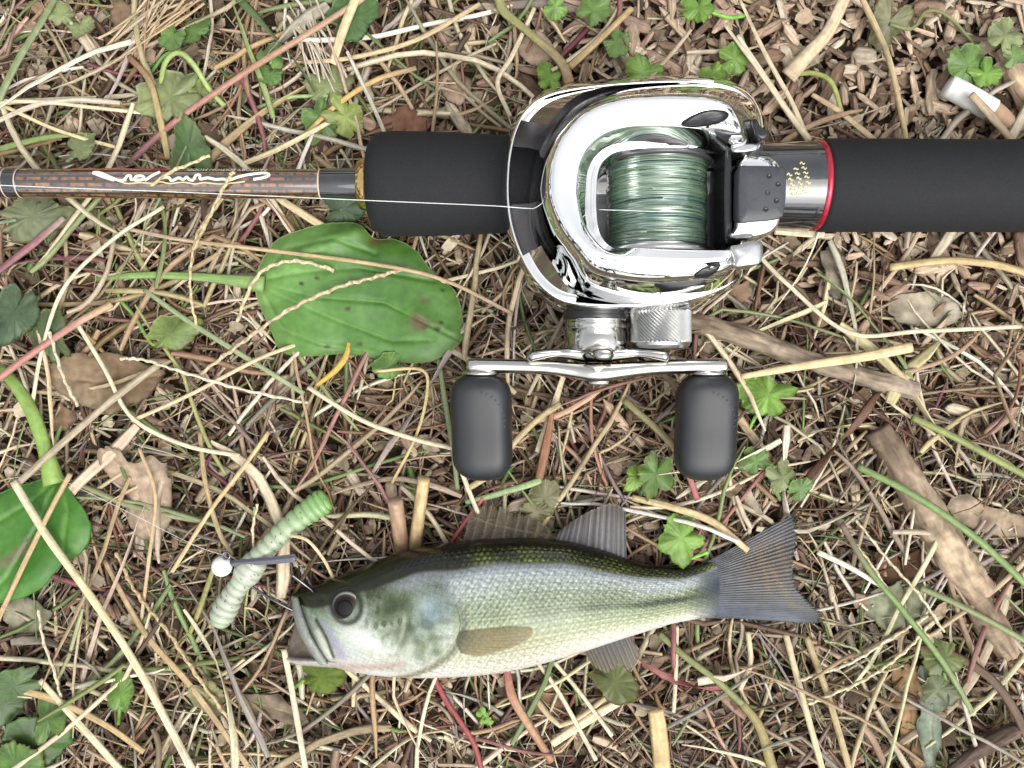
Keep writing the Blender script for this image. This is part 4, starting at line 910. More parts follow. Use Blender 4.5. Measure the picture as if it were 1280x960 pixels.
# red stripe on the far flank of the blank
th = np.linspace(math.radians(6), math.radians(44), 8); xs = np.linspace(95, 214, 30); V = []
for q in xs:
    x = X(q); rr = 4.24; V.append(np.stack([np.full(8, x), rod_axis_y(x) + np.cos(th) * rr, ROD_Z + np.sin(th) * rr], -1))
obj('red_stripe', np.concatenate(V), grid_faces(30, 8)[:, ::-1], M['redband'], rod)
rodlathe('winding_check', [(448, 4.6), (448.6, 6.6), (450, 7.1), (458, 7.5), (460, 7.6), (462, 8.8), (466, 8.8)], M['gold'])
rodlathe('fore_grip', [(461, 6.5), (462, 10.2), (465, 12.2), (471, 13.7), (480, 14.5), (495, 14.75), (540, 14.6), (600, 14.0), (660, 13.3), (700, 12.0)], M['foam'], n=72)
rodlathe('reel_seat', [(690, 10.5), (720, 12.0), (960, 12.0), (985, 12.15), (1005, 12.3), (1020, 12.5), (1024, 12.4)], M['gloss'], n=72)
rodlathe('red_ring', [(1015, 12.3), (1016, 12.75), (1019, 12.95), (1022, 12.75), (1023, 12.3)], M['red'], n=64)
rodlathe('butt_grip', [(1021, 11.5), (1022.5, 12.8), (1027, 13.1), (1100, 13.05), (1200, 13.0), (1300, 13.0), (1460, 13.0), (1475, 12.3), (1480, 8)], M['foam'], n=72)
# hand-script on the blank
def on_blank(px, py, rr=4.24):
    x = X(px); yc = rod_axis_y(x); dy = np.clip((ROD_Y(px) - py) * KR, -rr * .96, rr * .96)
    return np.array([x, yc + dy, ROD_Z + math.sqrt(rr * rr - dy * dy)])
SCRIPT = [
 [(151,229.5),(140,226),(128,221.5),(124.5,220),(127,219),(135,220.5),(145,225),(157,229.5),(166,229)],
 [(164,229),(167,224),(171,224),(172,228.5),(176,228),(178,224.5),(185,224),(188,227),(184,229),(176,229.5)],
 [(189,230),(194,226),(200,222),(206,218.5)], [(206,228),(212,226),(218,226),(222,230),(230,226.5),(236,228.5),(240,225.5),(244,229),(249,229.5)],
 [(249,229),(251,223.5),(256,223),(257,228),(266,226.5),(276,228.5),(285,228),(292,229.5),(304,225),(318,222),(332,220.2),(338,220.5),(341,223),(335,226),(322,228.5)],
 [(158,231.5),(168,233.5),(182,232.5),(196,233),(208,231.5),(220,233.5),(236,232),(250,234),(262,232.5),(280,234),(300,232.5),(312,231)],
]
scr = None
for i, st in enumerate(SCRIPT):
    cv = np.array([on_blank(a_, b_) for a_, b_ in crom(st, len(st) * 7)])
    V, F, uv = tube(cv, .42 if i < 5 else .22, 6, .35); V, Fl = capped(V, len(cv), 6, F)
    obj('script_stroke', V, Fl, M['cream' if i < 5 else 'goldprint'], blank)
def text_on_rod(body, px0, px1, py, h_px, mat, parent, name, flip=True):
    cu = bpy.data.curves.new('txt', 'FONT'); cu.body = body; cu.size = 1.0; cu.resolution_u = 2
    to = bpy.data.objects.new('txt', cu); C.objects.link(to); bpy.context.view_layer.update()
    me = to.to_mesh(); vs = np.array([v.co[:] for v in me.vertices]); fs = [tuple(p.vertices) for p in me.polygons]
    to.to_mesh_clear(); bpy.data.objects.remove(to); bpy.data.curves.remove(cu)
    u = (vs[:, 0] - vs[:, 0].min()) / np.ptp(vs[:, 0]); v = vs[:, 1] / .72
    if flip: u = 1 - u; v = 1 - v
    V = np.array([on_blank(px0 + (px1 - px0) * a_, py + h_px * (.5 - b_), 4.25) for a_, b_ in zip(u, v)])
    obj(name, V, fs, mat, parent, smooth=False)
text_on_rod('FACTORY EDITION MODEL', 236, 336, 214.8, 4.2, M['cream'], blank, 'small_lettering')
# gold flecked lettering on the reel seat
seat = [c for c in rod.children if c.name.startswith('reel_seat')][0]
rs = np.random.default_rng(5)
for i in range(3):
    for j in range(7 - i):
        px = 992 - i * 8 - abs(j - 4) * 1.6; py = 218 + j * 5.6 + i * 7
        pts = np.array([(px - 3, py), (px - 1, py - 2 + rs.normal(0, .6)), (px + 1, py + 1 + rs.normal(0, .6)), (px + 3, py - 1)])
        cv = []
        for a_, b_ in crom(pts, 8):
            x = X(a_); dy = np.clip((ROD_Y(a_) - b_) * KR, -11, 11); cv.append((x, rod_axis_y(x) + dy, ROD_Z + math.sqrt(12.28 ** 2 - dy * dy)))
        V, F, uv = tube(cv, .2, 5, .4); V, Fl = capped(V, 8, 5, F); obj('gold_lettering', V, Fl, M['goldprint'], seat)

# fishing line
def wire_thing(name, pts, rad, mat, parent=None, n=40, sides=6):
    W_ = np.array([P(*q) for q in pts]); cv = crom(W_, n) if len(pts) > 2 else np.linspace(W_[0], W_[1], n)
    V, F, uv = tube(cv, rad, sides); V, Fl = capped(V, n, sides, F); return obj(name, V, Fl, mat, parent)
tag(wire_thing('fishing_line', [(-1000,186,29.5),(-500,209,29.5),(0,231.5,29.5),(220,240,33),(460,250.5,40),(600,256.5,47),(628,258,49.2),(652,260,49.0),(672,261,47)], .12, M['fishline'], None, 70), 'thin clear fishing line running along the rod into the reel', 'fishing line')
tag(wire_thing('fishing_line', [(-40,548,13),(60,592,15),(160,640,17),(240,680,18.5),(279,694,19)], .07, M['fishline'], None, 40), 'thin clear fishing line leading to the white lure head', 'fishing line')

# ------------------------------------------------------------------ baitcasting reel
reel = thing('baitcasting_reel', 'chrome low-profile baitcasting reel with green line mounted on the rod', 'fishing reel', P(800, 240, 22))
ZR = 50.0; KZ = K * (H - ZR) / H
def XY(px, py, z=ZR):
    k = K * (H - z) / H; return np.array([(px - 640) * k, (480 - py) * k])
# frame with the bright rim
FR = [(627,228),(630,192),(638,160),(652,134),(676,115),(715,104),(780,97),(850,94),(905,99),(935,113),(952,138),(958,166),(954,188),(936,202),(929,245),(931,295),(941,318),(932,345),(905,367),(850,384),(780,390),(722,387),(690,377),(664,354),(645,322),(633,288),(628,258)]
NF = 160
fo = crom_closed(FR, NF)
tg = np.roll(fo, -1, 0) - np.roll(fo, 1, 0); tg /= np.linalg.norm(tg, axis=1, keepdims=True); nin = np.stack([-tg[:, 1], tg[:, 0]], -1)
cen = fo.mean(0); sg = np.sign(np.sum((cen - fo) * nin, 1).sum()); nin = nin * sg
for _ in range(6): nin = (np.roll(nin, 1, 0) + nin + np.roll(nin, -1, 0)) / 3
def frame_ring(inset, z):
    q = fo + nin * inset; kz = K * (H - max(z, 34)) / H; xy = (q - [640, 480]) * [kz, -kz]; return np.column_stack([xy, np.full(NF, z)])
rings = [(30, 25.5), (16, 26), (6, 28), (1.5, 31.5), (0, 35.5), (1, 39.5), (3, 43.5), (4.8, 46.4), (5.8, 47.7), (7.0, 48.3), (8.4, 48.3), (9.5, 47.4), (10.2, 45), (10.8, 40), (11.2, 31)]
fr = obj('frame', np.vstack([frame_ring(*q) for q in rings]), grid_faces(len(rings), NF, True), M['chrome'], reel)
fl = np.vstack([frame_ring(11.4, 33.5)]); flv = np.vstack([fl, fl.mean(0)])
obj('frame_floor', flv, [(i, (i + 1) % NF, NF) for i in range(NF)], M['gunmetal'], reel)
# hood: U-shaped chrome cover
HO = [(958,176),(954,138),(932,113),(890,103),(830,103),(770,110),(722,128),(690,158),(671,193),(662,233),(662,268),(671,303),(689,334),(714,364),(768,379),(830,380),(890,370),(929,349),(943,322)]
HI = [(951,190),(934,191),(908,190),(880,189),(840,188),(802,188),(774,191),(758,201),(751,216),(749,240),(749,268),(752,288),(761,303),(777,311),(805,314),(850,315),(890,315),(920,313),(939,309)]
NS, NP = 320, 84
ho, hi = crom(HO, NS), crom(HI, NS); f = np.linspace(0, 1, NP)
tt = np.linspace(0, 18, NS)
V = np.zeros((NS, NP, 3))
for i in range(NS):
    t = tt[i]
    q = sstep(2.6, 5.4, t) * (1 - sstep(12.2, 13.8, t))           # hollow beside the window, on the left bow only
    top = 61.5 - 3.0 * sstep(12, 16, t); base = 41.0 + 4 * sstep(12, 13.5, t)
    fc = np.interp(t, [0, 3, 5, 8, 9.3, 10.4, 11.5, 13, 14.5, 18], [.42, .34, .28, .30, .36, .50, .62, .68, .70, .66])    # crest
    ex = np.interp(t, [0, 4, 9, 10.4, 11.5, 13, 18], [.62, .58, .55, .85, 1.05, 1.1, .95])
    rise = np.clip(f / fc, 0, 1); dome = np.sin(rise * np.pi / 2) ** ex
    g = np.clip((f - fc) / (1 - fc), 0, 1)
    gb = np.interp(t, [0, 3, 6, 8, 11, 13], [.58, .60, .60, .52, .42, .40])
    shoulder = top - 1.2 * (g / gb) ** 2.2
    valley = top - 11.4; lip = top - 10.0
    sl = np.clip((g - gb) / (.88 - gb), 0, 1)
    zi = np.where(g < gb, shoulder, np.where(g < .88, (top - 1.2) + (valley - top + 1.2) * (1 - (1 - sl) ** 1.08),
         np.where(g < .905, valley + (lip - valley) * sstep(.88, .905, g), np.where(g < .955, lip + .3 * np.sin((g - .905) / .05 * np.pi), lip - 9 * sstep(.955, 1.0, g)))))
    zconv = np.where(t < 8, top - (top - 50) * g ** 2.0, top - .5 - 1.2 * np.abs(g - .45)) - 7 * sstep(.95, 1, g)
    if t > 12: zconv = zconv - 1.5 * np.exp(-((g - .10) / .07) ** 2) * sstep(12, 13.5, t) * (1 - sstep(15.8, 16.6, t))
    zin = q * zi + (1 - q) * zconv
    z = np.where(f < fc, base + (top - base) * dome, zin)
    pxx = ho[i, 0] + (hi[i, 0] - ho[i, 0]) * f
    x0_ = 872. if t < 9 else 890.; x1_ = 959. if t < 9 else 948.
    E_ = np.sqrt(np.maximum(1 - np.clip((pxx - x0_) / (x1_ - x0_), 0, 1) ** 2.3, 0))
    z = 37 + (z - 37) * E_
    pts = ho[i] + (hi[i] - ho[i]) * f[:, None]
    kz = np.where(f < fc, K * (H - np.clip(z, 46, 58)) / H, K * (H - 58 + 6 * np.clip((f - fc) / (1 - fc), 0, 1)) / H)
    V[i, :, 0] = (pts[:, 0] - 640) * kz; V[i, :, 1] = (480 - pts[:, 1]) * kz; V[i, :, 2] = z
# light smoothing so that reflections flow
for _ in range(3):
    Z_ = V[:, :, 2]; Z2 = Z_.copy(); Z2[1:-1] = (Z_[:-2] + 2 * Z_[1:-1] + Z_[2:]) / 4; V[:, :, 2] = Z2
Z_ = V[:, :, 2]; Z2 = Z_.copy(); Z2[:, 1:-1] = (Z_[:, :-2] + 2 * Z_[:, 1:-1] + Z_[:, 2:]) / 4; V[:, :, 2] = Z2
# skirt: outer foot down into the frame
foot = V[:, :1].copy(); foot[:, 0, 2] = 34.0
inner = V[:, -1:].copy(); inner[:, 0, 2] = 36.0
Vh = np.concatenate([foot, V, inner], 1)
obj('hood', Vh.reshape(-1, 3), grid_faces(NS, NP + 2)[:, ::-1], M['chrome'], reel)
# deck between the rim and the hood, above and below the line slot
rim = (fo + nin * 9.0 - [640, 480]) * [K * (H - 47) / H, -K * (H - 47) / H]
def deck(i0, i1, name, st=1.05):
    outer = V[i0:i1, 0, :2]; S = []; m_ = len(outer)
    near_i = lambda o_: int(np.hypot(*(rim - o_).T).argmin())
    j0, jm, j1 = near_i(outer[0]), near_i(outer[m_ // 2]), near_i(outer[-1])
    un = lambda a_, b_: b_ + NF * round((a_ - b_) / NF)                 # unwrap the closed rim index
    jm = un(j0, jm); j1 = un(jm, j1); js = np.interp(np.arange(m_), [0, m_ // 2, m_ - 1], [j0, jm, j1])
    f0 = np.floor(js).astype(int); fr_ = (js - f0)[:, None]; ends_ = rim[f0 % NF] * (1 - fr_) + rim[(f0 + 1) % NF] * fr_
    hg = np.minimum(7.0, st * np.hypot(*(ends_ - outer).T)); kk_ = np.ones(31) / 31
    pad_ = lambda v_: np.convolve(np.pad(v_, 15, mode='edge'), kk_, mode='valid')
    hg = pad_(hg)
    for o_, n_, h_ in zip(outer, ends_, hg):
        for s_ in np.linspace(0, 1, 9): S.append(np.append(o_ + (n_ - o_) * s_ * 1.02, 46.4 + h_ * (1 - s_)))
    obj(name, S, grid_faces(len(outer), 9), M['chrome'], reel)
ia = int(NS * 3.0 / 18); ib = int(NS * 7.35 / 18); deck(ia, ib, 'deck')
ia = int(NS * 11.25 / 18); ib = int(NS * 13.2 / 18); deck(ia, ib, 'deck', 1.3)
# handle side plate
def yloft(name, secs, mat, parent, n=48, ex=.55):
    th = np.arange(n) * 2 * np.pi / n; c, s = sell(th, ex); V = []
    for py, zq, x0, x1, z0, z1 in secs:
        k = K * (H - zq) / H; y = (480 - py) * k; xc, xr = ((x0 + x1) / 2 - 640) * k, (x1 - x0) / 2 * k
        V.append(np.stack([xc + c * xr, np.full(n, y), (z0 + z1) / 2 + s * (z1 - z0) / 2], -1))
    V, Fl = capped(np.concatenate(V), len(secs), n, grid_faces(len(secs), n, True))
    return obj(name, V, Fl, mat, parent)
yloft('side_plate', [(330,45,655,930,25,46),(350,45,660,926,24,45),(360,43,668,918,23.5,42.5),(363,43,671,916,23.5,41.2),(365,42,676,912,23,40.8),(376,40,688,896,22,37.5),(384,38,700,882,21,34.5),(389,36,712,868,20.5,32.5),(392,35,730,850,21,31)], M['chrome'], reel)
# black leaf-shaped pieces standing for dark facet reflections at the ends of the hollow
def hood_z(px, py):
    d = np.hypot(Vh[:, 1:-1, 0] - (px - 640) * KZ, Vh[:, 1:-1, 1] - (480 - py) * KZ); return V.reshape(-1, 3)[d.argmin(), 2]
for pts in ([(842,168),(856,160),(872,155),(890,154),(900,157),(896,164),(880,169),(862,171),(848,171)], [(862,346),(872,339),(884,334),(892,334),(888,343),(880,350),(870,352),(860,351)]):
    o_ = crom_closed(pts, 40); c0 = o_.mean(0); S = []
    for s_ in (1.0, .96, .6, .25): 
        for q in c0 + (o_ - c0) * s_: S.append(np.append(XY(*q), hood_z(*q) + (.05 if s_ == 1 else .32)))
    S = np.array(S); S[:, 2] = np.where(np.arange(len(S)) < 40, S[:, 2] - .8, S[:, 2])
    F = [tuple(x_) for x_ in grid_faces(4, 40, True)] + [tuple(range(120, 160))]
    obj('dark_facet', S, F, M['black'], reel)
# spool
SX = (830 - 640) * KZ; SZ = 38.6
def sy(py): return (480 - py) * KZ
rs = np.random.default_rng(9); nL = 150; n = 72
ys = np.linspace(sy(302), sy(194), nL); rl = 13.1 + .10 * rs.normal(size=nL) + .12 * np.sin(np.linspace(0, 22, nL))
th = np.arange(n) * 2 * np.pi / n
wob = .05 * np.sin(3 * th[None] + np.cumsum(rs.normal(0, .5, nL))[:, None])
V_ = np.stack([SX + np.cos(th)[None] * (rl[:, None] + wob), np.broadcast_to(ys[:, None] + .18 * np.sin(th[None] * 2 + rs.uniform(0, 6, (nL, 1))), (nL, n)), SZ + np.sin(th)[None] * (rl[:, None] + wob)], -1).reshape(-1, 3)
cl = np.array([112, 136, 112.])[None] * (1 + .07 * rs.normal(size=(nL, 1))); cl = np.where(rs.random((nL, 1)) < .2, np.array([[70, 106, 100.]]), cl)
spool = thing('spool', 'x', 'x', P(830, 248, SZ)) if False else None
Vc, Fc = lathe('y', (SX, SZ), [(sy(304), 9), (sy(304), 12.2), (sy(192), 12.2), (sy(192), 9)], 48)
sp = obj('spool', Vc, Fc, M['gunmetal'], reel)
obj('wound_line', V_, grid_faces(nL, n, True), M['windings'], sp, np.repeat(alb(cl), n, 0))
Vc, Fc = lathe('y', (SX, SZ), [(sy(314), 10), (sy(314), 14.4), (sy(312.5), 14.8), (sy(306), 14.7), (sy(304.5), 14.3), (sy(304), 13.8), (sy(303), 13.8), (sy(302.6), 10)], 72)
obj('spool_flange', Vc, Fc, M['satin'], sp)
Vc, Fc = lathe('y', (SX, SZ), [(sy(189), 10), (sy(189), 14.3), (sy(190), 14.6), (sy(192), 14.6), (sy(193.5), 14.2), (sy(194), 13.8), (sy(194.5), 10)], 72)
obj('spool_flange', Vc, Fc, M['gunmetal'], sp)
tag(wire_thing('line_end', [(749,262,48.5),(780,263,50.3),(808,264,51.7),(825,264.5,51.9)], .10, M['fishline'], sp, 16))
# thumb bar
def plan_loft(name, poly, rings, mat, parent, n=72, zdome=0.0):
    o_ = crom_closed(poly, n); c0 = o_.mean(0); tg = np.roll(o_, -1, 0) - np.roll(o_, 1, 0); tg /= np.linalg.norm(tg, axis=1, keepdims=True) + 1e-9
    nn = np.stack([-tg[:, 1], tg[:, 0]], -1); nn *= np.sign(np.sum((c0 - o_) * nn, 1).sum()); S = []
    for ins, z in rings: S.append(np.column_stack([(o_ + nn * ins - [640, 480]) * [KZ, -KZ], np.full(n, z)]))
    for s_ in (.6, .2):
        base = S[len(rings) - 1][:, :2]; c_ = base.mean(0); S.append(np.column_stack([c_ + (base - c_) * s_, np.full(n, rings[-1][1] + zdome * (1 - s_))]))
    m_ = len(S); return obj(name, np.vstack(S), [tuple(x_) for x_ in grid_faces(m_, n, True)] + [tuple(range((m_ - 1) * n, m_ * n))], mat, parent)
TB = [(920,206),(928,199),(945,197),(960,200),(971,210),(975,228),(975,255),(972,278),(964,292),(950,299),(930,303),(914,303),(907,299),(908,293),(915,286),(917,250),(918,220)]
tb = plan_loft('thumb_bar', TB, [(2, 38), (0, 44), (0, 50), (.8, 52), (2.5, 53.4), (5, 54.2)], M['chrome'], reel, 90, .3)
PAD = [(919,214),(930,212.5),(948,212.5),(966,213.5),(973,217),(975.5,232),(975.5,250),(973,270),(970,276),(955,280.5),(935,282),(918,282),(916.5,262),(917,236)]
pad = plan_loft('thumb_pad', PAD, [(0, 50), (0, 54.0), (.8, 54.8), (2, 55.0)], M['grey'], tb, 80, .25)
for x, y in ((954,226.6),(965,236.6),(952,247),(963,256.7),(950,267)):
    p = np.append(XY(x, y), 55.12)
    Vc, Fc = lathe('z', (p[0], p[1]), [(54.6, .62), (55.28, .62), (55.30, .5), (55.16, .25), (55.1, .05)], 16); obj('dimple', Vc, Fc, M['black'], pad)
plan_loft('pivot_post', [(906,190),(912,190),(914,205),(914,290),(912,300),(906,300),(905,250)], [(0, 34), (0, 50), (.5, 50.6)], M['black'], reel, 40)
plan_loft('release_lever', [(934,156),(940,155),(945,163),(952,168),(956,170),(954,177),(947,180),(940,176),(936,166)], [(0, 44), (0, 53.5), (.6, 54.2)], M['black'], reel, 40)
plan_loft('lever_arm', [(914,186),(930,182),(944,181),(946,186),(940,191),(922,193),(914,192)], [(0, 44), (0, 51.5), (.8, 52)], M['satin'], reel, 40)
plan_loft('end_plate', [(904,314),(915,311),(930,307),(942,308),(944,322),(940,334),(925,337),(910,338),(908,326)], [(0, 40), (0, 56.2), (.3, 56.9), (.8, 57.3)], M['satin'], reel, 56, .2)
yloft('control_boss', [(352,44,797,855,24,44),(366,42,797,857,23,42),(377,40,799,858,22,40.5),(380,39.5,802,856,22.5,40)], M['polish'], reel, 40, .9)
# cast control knob with knurling
HZ = 28.0; KH = K * (H - HZ) / H
def hx(px): return (px - 640) * KH
def hy(py): return (480 - py) * KH
nk, mk = 90, 17; th = np.arange(nk) * 2 * np.pi / nk; V_ = []
ps = np.linspace(391, 428, mk)
for i, py in enumerate(ps):
    rr = 8.3 + .26 * (((np.arange(nk) // 1 + i) % 2) * 2 - 1); V_.append(np.stack([hx(824) + np.cos(th) * rr, np.full(nk, hy(py)), HZ + 2 + np.sin(th) * rr], -1))
pro = [(376, 6.2), (388, 6.2), (389, 8.0)]; post = [(429.5, 8.2), (433, 7.9), (436, 7.2), (437.5, 6)]
ring = lambda py, rr: np.stack([hx(824) + np.cos(th) * rr, np.full(nk, hy(py)), HZ + 2 + np.sin(th) * rr], -1)
V_ = [ring(*q) for q in pro] + V_ + [ring(*q) for q in post]
Vc, Fc = capped(np.concatenate(V_), len(V_), nk, grid_faces(len(V_), nk, True)); obj('cast_control_knob', Vc, Fc, M['satin'], reel, smooth=False)
# handle: drag hub, star, arm, knobs
hd = obj('drag_hub', *lathe('y', (hx(745), HZ), [(hy(378), 8.9), (hy(401), 8.9), (hy(402), 8.5), (hy(403), 8.75), (hy(410), 8.75), (hy(411), 8.5), (hy(412), 8.75), (hy(438), 8.7), (hy(441), 8.2), (hy(441), 4)], 64), M['polish'], reel)
obj('hub_collar', *lathe('y', (hx(745), HZ), [(hy(384), 9.2), (hy(399), 9.2), (hy(400.5), 9.0), (hy(400.5), 8)], 64), M['black'], hd)
star_v, star_f, off = [], [], 0
for k in range(5):
    an = math.radians(90 + 72 * k); cs, sn = math.cos(an), math.sin(an)
    rr = np.linspace(4, 20.6, 22); py_c = 444 - 3.5 * np.sin(np.linspace(0, np.pi, 22)) + np.linspace(0, 3, 22)
    wy = np.interp(rr, [4, 9, 12, 17, 20, 20.6], [9, 7.5, 5.5, 6.5, 6.5, 2]) * KH; wt_ = np.interp(rr, [4, 9, 12, 17, 20, 20.6], [5, 4.2, 2.8, 2.9, 2.6, .6])
    ph = np.arange(14) * 2 * np.pi / 14; c_, s_ = sell(ph, .8); S = []
    for q in range(22):
        yy = hy(py_c[q]) + c_ * wy[q]; la = s_ * wt_[q]
        S.append(np.stack([hx(745) + cs * rr[q] - sn * la, yy, HZ + sn * rr[q] + cs * la], -1))
    Vc, Fc = capped(np.concatenate(S), 22, 14, grid_faces(22, 14, True)); star_v.append(Vc); star_f += [tuple(i + off for i in x_) for x_ in Fc]; off += len(Vc)
obj('star_drag', np.vstack(star_v), star_f, M['polish'], hd)
secs = [(583,457,4,2.2),(585,457,7.5,3.8),(592,457,9.3,4.8),(630,457.5,9.3,4.9),(680,459,9.5,5.1),(715,463,10.5,5.8),(735,465.5,12,6.6),(745,466,12.4,6.8),(757,465.5,12,6.6),(780,463,10.5,5.8),(815,459.5,9.5,5.1),(860,458,9.3,4.9),(899,457.5,9.3,4.8),(906,457.5,7.5,3.8),(908,457.5,4,2.2)]
s_ = np.array(secs, float); sm = crom(s_, 70); ph = np.arange(24) * 2 * np.pi / 24; c_, e2 = sell(ph, .62); S = []
for x, yc, hy_, hz_ in sm: S.append(np.stack([np.full(24, hx(x)), hy(yc) + c_ * abs(hy_) * KH, HZ + e2 * abs(hz_)], -1))
Vc, Fc = capped(np.concatenate(S), 70, 24, grid_faces(70, 24, True)); arm = obj('handle_arm', Vc, Fc, M['polish'], hd)
obj('arm_nut', *lathe('y', (hx(748), HZ), [(hy(470), 4.2), (hy(480), 4.2), (hy(481.5), 3.4), (hy(482), 1)], 24), M['polish'], hd)
for x0 in (601.5, 884.5):
    # oval soft knob, slightly waisted, drooping towards the ground
    pk = np.array([(461,3.2),(467,3.4),(469,15),(471,24),(476,31),(484,36.2),(494,38.2),(510,38.6),(535,38.0),(558,38.3),(575,37.6),(586,34.5),(594,28.5),(600,18),(602.5,7)], float)
    sm = crom(pk, 60); n = 48; ph = np.arange(n) * 2 * np.pi / n; c_, e2 = sell(ph, .78); S = []
    for py, rr in sm:
        rr = max(rr, .5); zc_ = HZ - .06 * (py - 465) * KH * 2.0
        bend = .035 * (py - 470) * (1 if x0 > 700 else .6) - 1
        S.append(np.stack([hx(x0 + (bend if x0 < 700 else -.4 * bend)) + c_ * rr * KH, np.full(n, hy(py)), zc_ + e2 * rr * KH * .86], -1))
    Sg = np.array(S)
    # scooped thumb face: a shallow flat in the middle of the upper side
    px_ = Sg[..., 0] / KH + 640; py_ = 480 - Sg[..., 1] / KH; up = e2[None] > .2
    dish = np.exp(-(((px_ - x0 + 4) / 26) ** 4 + ((py_ - 545) / 62) ** 4)); Sg[..., 2] -= np.where(up, .9 * dish, 0)
    Vc, Fc = capped(Sg.reshape(-1, 3), 60, n, grid_faces(60, n, True)); kb = obj('handle_knob', Vc, Fc, M['rubber'], hd)
    obj('knob_washer', *lathe('y', (hx(x0), HZ), [(hy(462), 4), (hy(466), 5.4), (hy(469), 5.4), (hy(470.5), 3)], 28), M['polish'], hd)
    # faint moulded lettering round the shoulder
    for q in range(9):
        an = math.radians(78 - q * 10.5); cx, cy = x0 - 6 + 36 * math.cos(an) * .98, 528 - 38 * math.sin(an)
        d = np.hypot(Vc[:, 0] - hx(cx), Vc[:, 1] - hy(cy)) + np.where(Vc[:, 2] < HZ - 3, 99, 0); zt = Vc[d.argmin(), 2] + .02
        pts = [(cx - 1.2, cy + 1.2, zt), (cx + .2, cy - 1.4, zt + .05), (cx + 1.3, cy + .6, zt)] if q % 2 else [(cx - 1.2, cy - .8, zt), (cx, cy + 1.2, zt + .05), (cx + 1, cy - 1.3, zt)]
        W_ = np.array([(hx(a_), hy(b_), z_) for a_, b_, z_ in pts]); Vt, Ft, _ = tube(crom(W_, 7), .13, 5); Vt, Ft = capped(Vt, 7, 5, Ft); obj('moulded_letter', Vt, Ft, M['rubbertext'], kb)

# ------------------------------------------------------------------ fish
fish = thing('bass', 'small dead silver-green bass lying on its side with mouth open', 'fish', P(640, 760, 6))
NX, NT, NB = 560, 150, 26
u = np.linspace(0, 1, NX); pxs = 362 + (917 - 362) * u
t_, b_ = smooth_interp(DORS, pxs), smooth_interp(VENT, pxs)
t_ = np.where(pxs < 376, np.interp(pxs, *DORS.T), t_); b_ = np.where(pxs < 376, np.interp(pxs, *VENT.T), b_)
w_ = fw(pxs); zc = fish_zc(pxs)
phi = np.concatenate([np.linspace(0, np.pi, NT, endpoint=False), np.linspace(np.pi, 2 * np.pi, NB, endpoint=False)])
cy, cz = np.cos(phi), np.sin(phi)
PY = ((t_ + b_) / 2)[:, None] - ((b_ - t_) / 2)[:, None] * cy[None]      # photo row of each vertex
PX = np.repeat(pxs[:, None], len(phi), 1)
Zf = zc[:, None] + w_[:, None] * np.sign(cz)[None] * np.abs(cz)[None] ** .88
vn = (PY - t_[:, None]) / np.maximum((b_ - t_)[:, None], 1)
upper = (cz > 0)[None] * np.ones((NX, 1))
GILL = np.array([(556,700),(566,722),(576,748),(578,770),(568,792),(548,812),(520,828),(492,838)], float)
GILL_S = crom(GILL, 60)
PRE = crom([(500,712),(512,740),(514,770),(500,800),(470,818),(440,822)], 40)
dg = path_d(PX.ravel(), PY.ravel(), GILL_S).reshape(PX.shape)
gx = np.interp(PY, GILL_S[:, 1], GILL_S[:, 0]); inside = PX < gx
head = sstep(6, -6, PX - gx + 2)
relief = np.where(inside, .38 * np.exp(-dg / 40), -.2 * np.exp(-dg / 10)) * sstep(725, 760, PY)
dp = path_d(PX.ravel(), PY.ravel(), PRE).reshape(PX.shape); relief += -.28 * np.exp(-(dp / 4) ** 2) * head
relief += .5 * np.exp(-(((PX - 545) / 26) ** 2 + ((PY - 752) / 22) ** 2))                        # opercle boss
EX, EY, ER = 438.5, 749.5, 18.0
de = np.hypot(PX - EX, PY - EY); relief += -.5 * np.exp(-(de / 15) ** 4) + .35 * np.exp(-((de - 22) / 5) ** 2)
MAX_P = crom([(372,752),(384,775),(396,800),(410,824)], 30); dm = path_d(PX.ravel(), PY.ravel(), MAX_P).reshape(PX.shape)
relief += .6 * np.exp(-(dm / 10) ** 4)
MX2 = crom([(398,772),(412,792),(420,815)], 20); dm2 = path_d(PX.ravel(), PY.ravel(), MX2).reshape(PX.shape); relief += -.5 * np.exp(-(dm2 / 3.5) ** 2)
# scales: staggered rows
row = vn * 34; colx = PX / 7.4 + .5 * (np.floor(row) % 2); sr = (row % 1) - .5; sx = (colx % 1) - .5
dot = np.clip(1 - (np.abs(sr) * 1.7) ** 2 - (np.abs(sx) * 1.7) ** 2, 0, 1)
edge = np.clip(np.abs(sx) * 2 - .6, 0, 1)
scaled = sstep(-4, 10, PX - gx) * (1 - sstep(895, 915, PX))
scaled = np.maximum(scaled, sstep(470, 560, PX) * sstep(.16, .08, vn)) * np.ones_like(PX)
relief += .16 * dot * scaled
Zf = Zf + relief * upper
VF = np.stack([(PX - 640) * KF, (480 - PY) * KF, Zf], -1)
